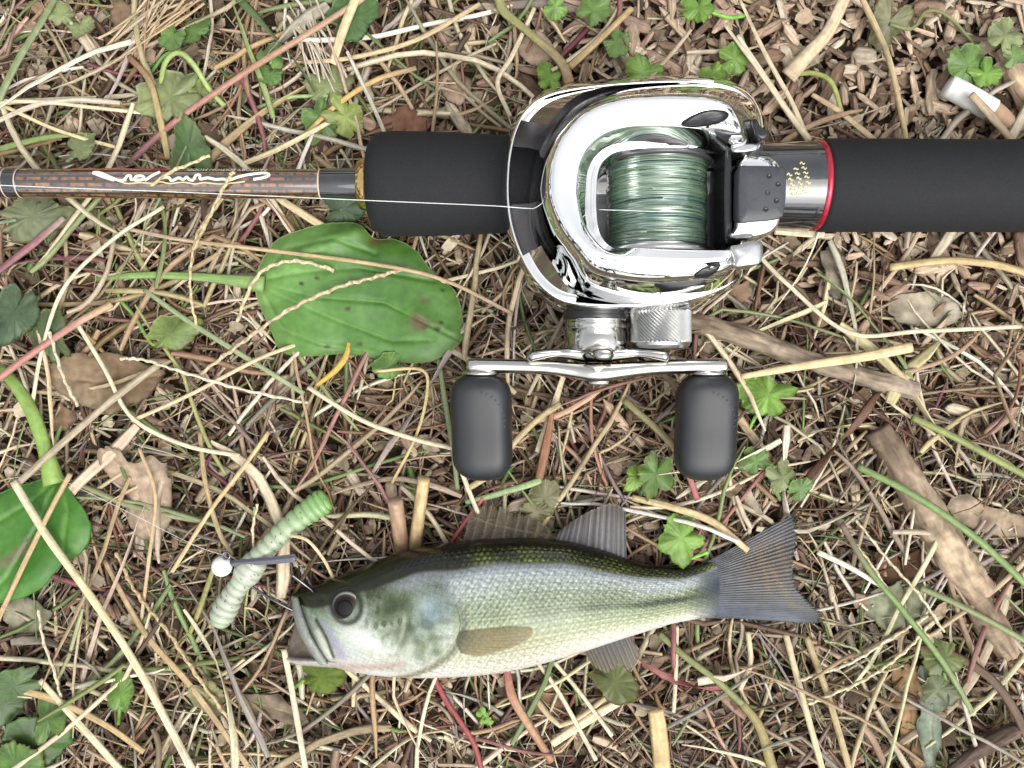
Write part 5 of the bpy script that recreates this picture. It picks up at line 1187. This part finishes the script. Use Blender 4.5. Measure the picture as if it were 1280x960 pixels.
# colour of the skin by place
def ramp(v, stops):
    p = [s[0] for s in stops]; return np.stack([np.interp(v, p, [s[1][q] for s in stops]) for q in range(3)], -1)
def spot(x, y, rx, ry, rot=0):
    c_, s_ = math.cos(math.radians(rot)), math.sin(math.radians(rot)); dx, dy = PX - x, PY - y
    return np.exp(-(((dx * c_ + dy * s_) / rx) ** 2 + ((-dx * s_ + dy * c_) / ry) ** 2))[..., None]
def line_m(pts, wd): return np.exp(-(path_d(PX.ravel(), PY.ravel(), pts).reshape(PX.shape) / wd) ** 2)[..., None]
def mix(c, col, m_): return c * (1 - m_) + np.array(col, float) * m_
def clumpy(f, seed, lo=.2): return np.clip(wav(PX, PY, f, seed) * .6 + .5 - lo, 0, 1)[..., None]
fine = wav(PX, PY, .75, 231) * .5 + wav(PX, PY, 1.3, 233) * .5
back_w = np.interp(PX, [362, 420, 520, 600, 700, 800, 860, 915], [.34, .24, .15, .145, .145, .16, .14, .10]) + .012 * wav(PX, PY, .05, 201) + .006 * fine
vv = np.where(vn < back_w, vn / back_w * .15, .15 + (vn - back_w) / (1 - back_w) * .85)
body = ramp(vv, [(0, (38, 42, 28)), (.10, (50, 54, 36)), (.14, (62, 66, 48)), (.165, (138, 144, 146)), (.22, (166, 172, 176)), (.34, (160, 167, 164)), (.42, (134, 144, 128)), (.52, (124, 136, 108)), (.62, (136, 146, 120)), (.74, (160, 164, 138)), (.84, (186, 185, 170)), (.92, (206, 201, 190)), (1, (216, 207, 198))])  # silvery upper flank: skin tone plus some sky sheen put into the colour
# dark broken band along the flank, mottling, rows of dark flecks
bandc = .49 + .035 * sstep(560, 860, PX)
band = np.exp(-((vv - bandc) / (.045 + .02 * sstep(800, 640, PX))) ** 2) * sstep(575, 680, PX) * (.5 + .5 * sstep(720, 860, PX)) * np.clip(.62 + .55 * wav(PX, PY, .075, 203) + .35 * fine, 0, 1)
body = mix(body, (46, 56, 34), np.clip(1.15 * band[..., None], 0, .92))
m_ = np.exp(-((vv - .50) / .15) ** 2)[..., None] * clumpy(.055, 205, .25) * sstep(560, 600, PX)[..., None]; body = mix(body, (70, 84, 52), np.clip(1.25 * m_, 0, .85))
rowp = vn * 20 + .25 * wav(PX, PY, .03, 235); rows = (np.abs((rowp % 1) - .5) * 2) ** 2.2
flk = np.clip(.55 + .7 * fine, 0, 1.2) * rows * np.exp(-((vv - .64) / .15) ** 2) * sstep(560, 640, PX) * (1 - sstep(860, 910, PX)); body = mix(body, (70, 80, 58), np.clip(.95 * flk, 0, 1)[..., None])
isback = sstep(.165, .135, vv); dot_vary = np.clip(.6 + .3 * wav(PX, PY, .10, 237) + .35 * fine, .15, 1.2)  # uneven strength of the yellow-green scale dots on the back
body = body + (dot ** 1.5 * scaled * isback * dot_vary * sstep(520, 620, PX) * sstep(.015, .06, vv))[..., None] * np.array([92, 98, 24])
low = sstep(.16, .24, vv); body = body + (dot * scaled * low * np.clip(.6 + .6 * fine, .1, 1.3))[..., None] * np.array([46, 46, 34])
body = body - (edge * scaled * low)[..., None] * np.array([14, 13, 14])
body = body + (8 * wav(PX, PY, .03, 239) + 20 * fine)[..., None] * np.array([1, 1, .95])
body = mix(body, (150, 140, 84), .35 * spot(640, 782, 40, 16))
body = mix(body, (206, 176, 150), .5 * spot(722, 812, 14, 6))
# head
hd_c = ramp(vn, [(0, (54, 58, 36)), (.14, (62, 67, 44)), (.24, (104, 112, 92)), (.34, (150, 160, 144)), (.5, (166, 176, 160)), (.7, (186, 192, 178)), (.86, (196, 196, 186)), (1, (206, 198, 188))])
hd_c = hd_c + (12 * wav(PX, PY, .06, 207) + 24 * fine)[..., None]
cheek = spot(492, 762, 34, 40); hd_c = mix(hd_c, (118, 128, 104), np.clip(1.5 * cheek * clumpy(.11, 241, .12), 0, .9)); hd_c = mix(hd_c, (92, 102, 80), .9 * cheek * np.clip(2.2 * (wav(PX, PY, .5, 209) - .25), 0, 1)[..., None])
hd_c = mix(hd_c, (236, 238, 230), .95 * spot(462, 790, 34, 17, 20) * (.6 + .5 * clumpy(.1, 243, .0)))
hd_c = mix(hd_c, (214, 218, 206), .55 * spot(516, 798, 12, 22)); hd_c = mix(hd_c, (200, 206, 200), .5 * spot(445, 800, 18, 18))
hd_c = mix(hd_c, (84, 94, 68), np.clip(1.2 * spot(503, 755, 17, 32) * clumpy(.16, 245, .05), 0, .85)); hd_c = mix(hd_c, (96, 104, 84), np.clip(1.3 * spot(545, 775, 34, 34) * clumpy(.28, 261, .3), 0, .8))
op = spot(547, 754, 24, 24); hd_c = mix(hd_c, (128, 148, 158), .75 * op * np.clip(.55 + .55 * wav(PX, PY, .13, 211)[..., None], 0, 1)); hd_c = mix(hd_c, (186, 198, 200), .6 * spot(538, 742, 16, 9, -20))
hd_c = mix(hd_c, (104, 118, 86), .75 * spot(540, 790, 18, 18) * clumpy(.2, 213, .0)); hd_c = mix(hd_c, (150, 158, 160), .6 * spot(520, 722, 34, 10, 12))
hd_c = mix(hd_c, (120, 132, 116), .5 * spot(405, 752, 16, 20)); hd_c = mix(hd_c, (66, 70, 44), .85 * spot(368, 749, 15, 9)); hd_c = mix(hd_c, (150, 186, 120), .55 * spot(408, 768, 11, 5, 35))
mxl = np.exp(-(dm / 9) ** 4)[..., None]; hd_c = mix(hd_c, (160, 168, 160), .65 * mxl)
hd_c = mix(hd_c, (168, 164, 184), .75 * line_m([(406, 772), (420, 790), (432, 810)], 7)); hd_c = mix(hd_c, (204, 208, 192), .8 * line_m([(402, 786), (408, 800), (412, 816)], 5))
hd_c = mix(hd_c, (70, 74, 58), .75 * np.exp(-(dm2 / 2.4) ** 2)[..., None]); hd_c = mix(hd_c, (176, 146, 136), .5 * line_m([(430, 828), (470, 824), (505, 818)], 5)); hd_c = mix(hd_c, (226, 226, 224), .7 * spot(478, 834, 24, 5))
hd_c = mix(hd_c, (70, 74, 66), .75 * np.exp(-((de - 20) / 3.2) ** 2)[..., None]); hd_c = mix(hd_c, (176, 180, 172), .4 * np.exp(-((de - 26) / 3.5) ** 2)[..., None])
ge = np.exp(-(dg / 3.6) ** 2)[..., None]; hd_c = mix(hd_c, (196, 198, 186), .5 * ge * sstep(745, 775, PY)[..., None])
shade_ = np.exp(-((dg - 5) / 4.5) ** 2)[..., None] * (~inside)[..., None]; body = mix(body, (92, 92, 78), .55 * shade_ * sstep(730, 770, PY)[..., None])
hs_ = sstep(26, -14, PX - gx + 8 + 10 * wav(PX, PY, .06, 247)); hs_ = np.where(PY > 770, head, hs_)[..., None]
hb_ = sstep(.30, .16, vn)[..., None] * sstep(455, 520, PX)[..., None]; hs_ = hs_ * (1 - hb_)
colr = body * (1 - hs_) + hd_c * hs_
crown = sstep(back_w + .015, back_w - .03, vn)[..., None] * sstep(560, 500, PX)[..., None]; colr = mix(colr, (56, 60, 38), .85 * crown)
colr = mix(colr, (96, 101, 106), .85 * sstep(862, 896, PX + 9 * wav(PX, PY, .08, 251))[..., None] * sstep(.1, .2, vn)[..., None]); colr = mix(colr, (64, 72, 84), .7 * spot(905, 738, 12, 10))
colr = colr + 5 * rng.normal(size=PX.shape)[..., None]
Vb, Fb = capped(VF.reshape(-1, 3), NX, len(phi), grid_faces(NX, len(phi), True)[:, ::-1])
cb = lin(np.clip((colr - 122) * 1.42 + 122, 8, 253)).reshape(-1, 3) * .49; cb = np.vstack([cb, cb[:1], cb[-1:]])
fb = obj('body', Vb, Fb, M['fish'], fish, cb)
def top_z(px, py):
    c = (fd(px) + fv(px)) / 2; hh = (fv(px) - fd(px)) / 2; q = np.clip((py - c) / hh, -1, 1); return fish_zc(px) + fw(px) * (1 - q * q) ** .44
# eye
ez = float(top_z(EX, EY)) + .55; p = np.array([(EX - 640) * KF, (480 - EY) * KF])
prof = [(ez - 1.2, ER * KF * 1.02)] + [(ez - .75 + 1.15 * math.cos(a_), ER * KF * math.sin(a_)) for a_ in np.linspace(math.pi / 2, .02, 16)]
Ve, Fe = lathe('z', (p[0], p[1]), prof, 48); rr_ = np.hypot(Ve[:, 0] - p[0], Ve[:, 1] - p[1]) / (ER * KF)
ang_ = np.arctan2(Ve[:, 1] - p[1], Ve[:, 0] - p[0])
ce = ramp(rr_, [(0, (14, 12, 12)), (.5, (14, 12, 12)), (.56, (96, 78, 56)), (.60, (30, 24, 20)), (.74, (44, 36, 32)), (.82, (74, 70, 66)), (.88, (138, 138, 134)), (.95, (70, 72, 66)), (1.1, (56, 58, 50))])
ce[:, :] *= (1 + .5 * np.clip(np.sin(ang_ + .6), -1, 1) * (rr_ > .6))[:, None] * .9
ey = obj('eye', Ve, Fe, M['eye'], fish, alb(ce))
Vp, Fp = lathe('z', (p[0] - .25, p[1] - .45), [(ez - .2, 2.25), (ez + .36, 2.25), (ez + .42, 1.8), (ez + .44, .2)], 32); obj('pupil', Vp, Fp, M['pupil'], ey)
# lower jaw and mouth lining
def strip(name, top, bot, zt, zb_, mat, col, n=40, m=10, thick=1.6, bulge=1.0, parent=fish):
    A, B = crom(top, n), crom(bot, n); S = []; cols = []
    za = np.interp(np.linspace(0, 1, n), np.linspace(0, 1, len(zt)), zt); zbv = np.interp(np.linspace(0, 1, n), np.linspace(0, 1, len(zb_)), zb_)
    for j in range(m):
        s = j / (m - 1); q = A + (B - A) * s
        S.append(np.column_stack([(q[:, 0] - 640) * KF, (480 - q[:, 1]) * KF, za + (zbv - za) * s + bulge * math.sin(math.pi * s)]))
    S = np.stack(S, 1); S2 = S.copy(); S2[..., 2] -= thick
    ring = np.concatenate([S, S2[:, ::-1]], 1); Vv, Ff = capped(ring.reshape(-1, 3), n, 2 * m, grid_faces(n, 2 * m, True))
    rr = np.random.default_rng(3); c = np.array(col, float)[None] * (1 + .05 * rr.normal(size=(len(Vv), 1))); return obj(name, Vv, Ff, mat, parent, lin(np.clip(c, 5, 240)) * .47)
strip('lower_jaw', [(357,822),(370,823),(392,822),(415,822),(445,824)], [(356,831),(372,835),(395,837),(420,839),(450,842)], [16, 18, 19.5, 20, 20.5], [12, 13, 13.5, 13.5, 13.5], M['fish'], (214,208,200), 40, 12, 4.0, 1.5)
strip('mouth_lining', [(368,765),(376,785),(386,808),(394,822)], [(361,800),(358,812),(357,822),(360,830)], [15, 16, 17, 17], [12.5, 13, 14, 14.5], M['fish'], (150,136,124), 30, 10, .8, -1.0)
strip('upper_lip', [(361,748),(368,770),(380,795),(400,824)], [(371,747),(382,768),(394,792),(414,824)], [13.5, 17, 19, 19.5], [16, 19.6, 21.2, 21.0], M['fish'], (178,184,174), 40, 12, 2.0, .9)
# fins
def fin(name, base, tip, zb_, zt, colf, mat, rays, n=90, m=26, amp=.22, jag=0.0, seed=0, curve=0.0):
    B, T = crom(base, n), crom(tip, n); s = np.linspace(0, 1, m); rr = np.random.default_rng(seed); i = np.linspace(0, 1, n)
    rayp = np.abs(np.sin(np.pi * rays * i)); ext = 1 + jag * (-.5 * rayp + .3 * rr.normal(size=n))
    q = B[:, None] + (T - B)[:, None] * s[None, :, None] * np.where(s[None, :, None] > .0, 1 + (ext[:, None, None] - 1) * s[None, :, None], 1)
    z = zb_ + (zt - zb_) * s[None] + amp * (1 - rayp ** 1.5)[:, None] * (1 - .5 * s[None]) + curve * np.sin(np.pi * i)[:, None] * s[None]
    Vv = np.stack([(q[..., 0] - 640) * KF, (480 - q[..., 1]) * KF, z], -1).reshape(-1, 3); V2 = Vv.copy(); V2[:, 2] -= .22
    F = grid_faces(n, m); k = len(Vv); edge_ = np.concatenate([np.arange(m), np.arange(1, n) * m + m - 1, (n - 1) * m + np.arange(m - 2, -1, -1), np.arange(n - 2, 0, -1) * m])
    rim_ = np.array([(a_, b2, b2 + k, a_ + k) for a_, b2 in zip(edge_, np.roll(edge_, -1))])
    c = colf(q[..., 0], q[..., 1], i[:, None] * np.ones((1, m)), s[None] * np.ones((n, 1)), rayp[:, None] * np.ones((1, m))).reshape(-1, 3)
    c = lin(np.clip(c, 5, 240)) * .55; return obj(name, np.vstack([Vv, V2]), np.vstack([F, F[:, ::-1] + k, rim_]), mat, fish, np.vstack([c, c]))
def tail_c(px, py, i, s, ray):
    c = np.tile(np.array([90., 94, 102]), px.shape + (1,)); c += (12 * wav(px, py, .05, 221) + 9 * wav(px, py, .3, 222))[..., None]
    br = np.exp(-(((px - 968) / 34) ** 2 + ((py - 712) / 32) ** 2))[..., None]; c = c * (1 - .95 * br) + np.array([80, 60, 30]) * .95 * br; lo_ = np.exp(-(seg_d(px.ravel(), py.ravel(), (905, 765), (1000, 782)).reshape(px.shape) / 12) ** 2)[..., None]; c = c + lo_ * np.array([26, 30, 38])  # brown patch; bluish highlight painted along the lower lobe
    for p0_, p1_, w_q in (((958, 700), (968, 745), 3.5), ((970, 715), (1000, 765), 4.0), ((982, 690), (992, 720), 3)):
        b2 = np.exp(-(seg_d(px.ravel(), py.ravel(), p0_, p1_).reshape(px.shape) / w_q) ** 2)[..., None] * .6; c = c * (1 - b2) + np.array([140, 104, 52]) * b2
    hl = np.exp(-(seg_d(px.ravel(), py.ravel(), (950, 690), (998, 662)).reshape(px.shape) / 9) ** 2)[..., None]; c = c + hl * np.array([34, 34, 36])  # pale highlight painted along the upper lobe
    st = np.interp(i * 400, np.arange(401), np.random.default_rng(8).normal(size=401)); c = c * (1 + .16 * st[..., None] * sstep(.1, .4, s)[..., None])
    c = c * (1 - .30 * (ray[..., None] ** 2) * sstep(.1, .5, s)[..., None]); c = c * (1 - .35 * sstep(.82, 1, s)[..., None]); return c
fin('tail_fin', [(880,713),(886,725),(888,745),(886,764),(880,777)], [(1002,647),(1007,672),(1001,706),(1004,736),(1020,758),(1037,775),(1032,788)], 9.9, 9.2, tail_c, M["fin"], 34, 420, 46, .12, .05, 1, 1.2)
def soft_c(px, py, i, s, ray):
    c = np.tile(np.array([142., 138, 138]), px.shape + (1,)) + np.outer(sstep(.5, 1, s).ravel(), [-18, -22, -34]).reshape(px.shape + (3,)) + 8 * wav(px, py, .1, 223)[..., None]
    st = np.interp(i * 120, np.arange(121), np.random.default_rng(18).normal(size=121)); c = c * (1 + .16 * st[..., None]); c = c * (1 - .28 * ray[..., None] ** 4); return c
fin('soft_dorsal_fin', [(694,677),(715,680),(740,688),(765,697),(784,704)], [(700,666),(722,650),(745,637),(768,630),(784,640)], 14.5, 13, soft_c, M['fin'], 13, 130, 26, .3, .04, 2)
def spiny_c(px, py, i, s, ray):
    c = np.tile(np.array([128., 112, 92]), px.shape + (1,)); k = (ray < .3)[..., None]; return np.where(k, np.array([168., 156, 128]), c)
fin('spiny_dorsal_fin', [(578,678),(605,676),(635,675),(665,675),(696,679)], [(590,634),(618,632),(644,640),(672,652),(700,672)], 15.5, 13, spiny_c, M['clearfin'], 9, 130, 20, .35, .25, 3)
def anal_c(px, py, i, s, ray):
    c = np.tile(np.array([104., 104, 100]), px.shape + (1,)) + np.outer(s.ravel(), [26, 6, -26]).reshape(px.shape + (3,)); return c * (1 - .4 * ray[..., None] ** 4)
fin('anal_fin', [(728,812),(745,808),(765,803),(790,797)], [(742,838),(762,850),(786,852),(803,826)], 12.5, 11.5, anal_c, M['fin'], 11, 110, 22, .3, .06, 4)
def pect_c(px, py, i, s, ray):
    c = np.tile(np.array([186., 164, 92]), px.shape + (1,)) + 12 * wav(px, py, .08, 225)[..., None]; c = c * (1 - .22 * ray[..., None] ** 3); m_ = np.exp(-(s / .25) ** 2); return c * (1 - .4 * m_[..., None])
pz = float(top_z(600, 790))
def pect():
    base = crom([(576,774),(573,785),(578,800)], 70); tip = crom([(640,768),(664,772),(658,786),(630,798),(598,806)], 70); m = 24; s = np.linspace(0, 1, m); i = np.linspace(0, 1, 70)
    q = base[:, None] + (tip - base)[:, None] * s[None, :, None]; ray = np.abs(np.sin(np.pi * 11 * i))[:, None] * np.ones((1, m))
    z = top_z(q[..., 0], q[..., 1]) + .35 + .12 * (1 - ray) + .3 * s[None]
    Vv = np.stack([(q[..., 0] - 640) * KF, (480 - q[..., 1]) * KF, z], -1).reshape(-1, 3); V2 = Vv.copy(); V2[:, 2] -= .3
    F = grid_faces(70, m); k = len(Vv); c = .5 * lin(np.clip(pect_c(q[..., 0], q[..., 1], None, s[None] * np.ones((70, 1)), ray).reshape(-1, 3), 5, 240))
    obj('pectoral_fin', np.vstack([Vv, V2]), np.vstack([F, F[:, ::-1] + k]), M['clearfin'], fish, np.vstack([c, c]))
pect()
def pel_c(px, py, i, s, ray): return np.tile(np.array([188., 180, 140]), px.shape + (1,)) * (1 - .25 * ray[..., None] ** 3)
fin('pelvic_fin', [(592,832),(600,836),(610,838)], [(652,834),(660,837),(645,843),(625,845)], 11.5, 10.5, pel_c, M['fin'], 6, 60, 14, .2, .02, 6)

# ------------------------------------------------------------------ lure: jig with soft worm
lure = thing('fishing_lure', 'pale green ridged soft worm on a white jig head beside the fish mouth', 'fishing lure', P(320, 700, 10))
cv = crom(WORM, 190); W_ = np.array([P(*q) for q in cv]); s = np.linspace(0, 1, 190)
rp = np.interp(s, [0, .015, .05, .13, .24, .31, .37, .42, .5, .6, .75, .88, .95, .985, 1], [2, 9, 14.5, 16, 12.5, 13, 17.5, 17, 12.5, 12.5, 14, 16, 16, 12, 4])
seg = np.abs(np.sin(s * np.pi * 21)); amp = np.where((s > .30) & (s < .45), .25, 1.0)
rad = (rp + amp * 1.9 * (seg ** .6 - .6)) * K * (H - 15) / H; flat = np.interp(s, [0, .5, .8, 1], [1, 1, .75, .5])
V, F, uv = tube(W_, rad, 40, flat); V, Fl = capped(V, 190, 40, F)
cw = ramp(s, [(0, (186, 204, 166)), (.1, (206, 214, 192)), (.45, (206, 214, 192)), (.65, (196, 214, 176)), (.82, (158, 196, 132)), (1, (142, 192, 104))]); cw = np.repeat(cw, 40, 0)
cw = cw * (1 - .14 * (1 - np.repeat(seg, 40)[:, None]) ** 2)
rs = np.random.default_rng(12); ids = rs.choice(190 * 40, 130, replace=False)
for q in ids: cw[q] = (40, 46, 36)
cw = np.vstack([cw, cw[:1], cw[-1:]])
obj('worm_body', V, Fl, M['worm'], lure, alb(cw))
hp = P(277.5, 708, 17.5)
Vc, Fc = lathe('z', (hp[0], hp[1]), [(hp[2] + 3.0 * math.sin(a_), 3.0 * math.cos(a_)) for a_ in np.linspace(-1.5, 1.5, 20)], 32); jh = obj('jig_head', Vc, Fc, M['white'], lure)
pt = P(283, 694.5, 19.2); th = np.linspace(0, 2 * np.pi, 25)
V, F, uv = tube(np.column_stack([pt[0] + 1.05 * np.cos(th), pt[1] + 1.05 * np.sin(th), np.full(25, pt[2])]), .3, 8); obj('line_eye', V, F, M['wire'], jh)
for k in range(7):
    a_ = k - 3; wq = [P(288, 704.5 + a_ * .9, 18 + .25 * math.cos(a_)), P(330, 701.5 + a_ * 1.1, 19.6 + .3 * math.cos(a_)), P(369 + (k * 37 % 5) * .4, 697.5 + a_ * 1.35, 20.4 + .3 * math.cos(a_))]
    V, F, uv = tube(crom(wq, 16), .3, 6); V, Fl = capped(V, 16, 6, F); obj('weed_guard_bristle', V, Fl, M['bristle'], jh)
hk = obj('hook', *(lambda t_: capped(t_[0], 60, 8, t_[1]))(tube(crom([P(285, 712, 17), P(300, 722, 15), P(322, 738, 14.5), P(345, 752, 15), P(372, 764, 14), P(390, 755, 13.5), P(392, 741, 15.0), P(380, 730, 17.0), P(364, 718, 18)], 60), .42, 8)), M['wire'], lure)

for o in bpy.data.objects:
    for k in ("_w", "_part", "_sub"):
        if k in o: del o[k]
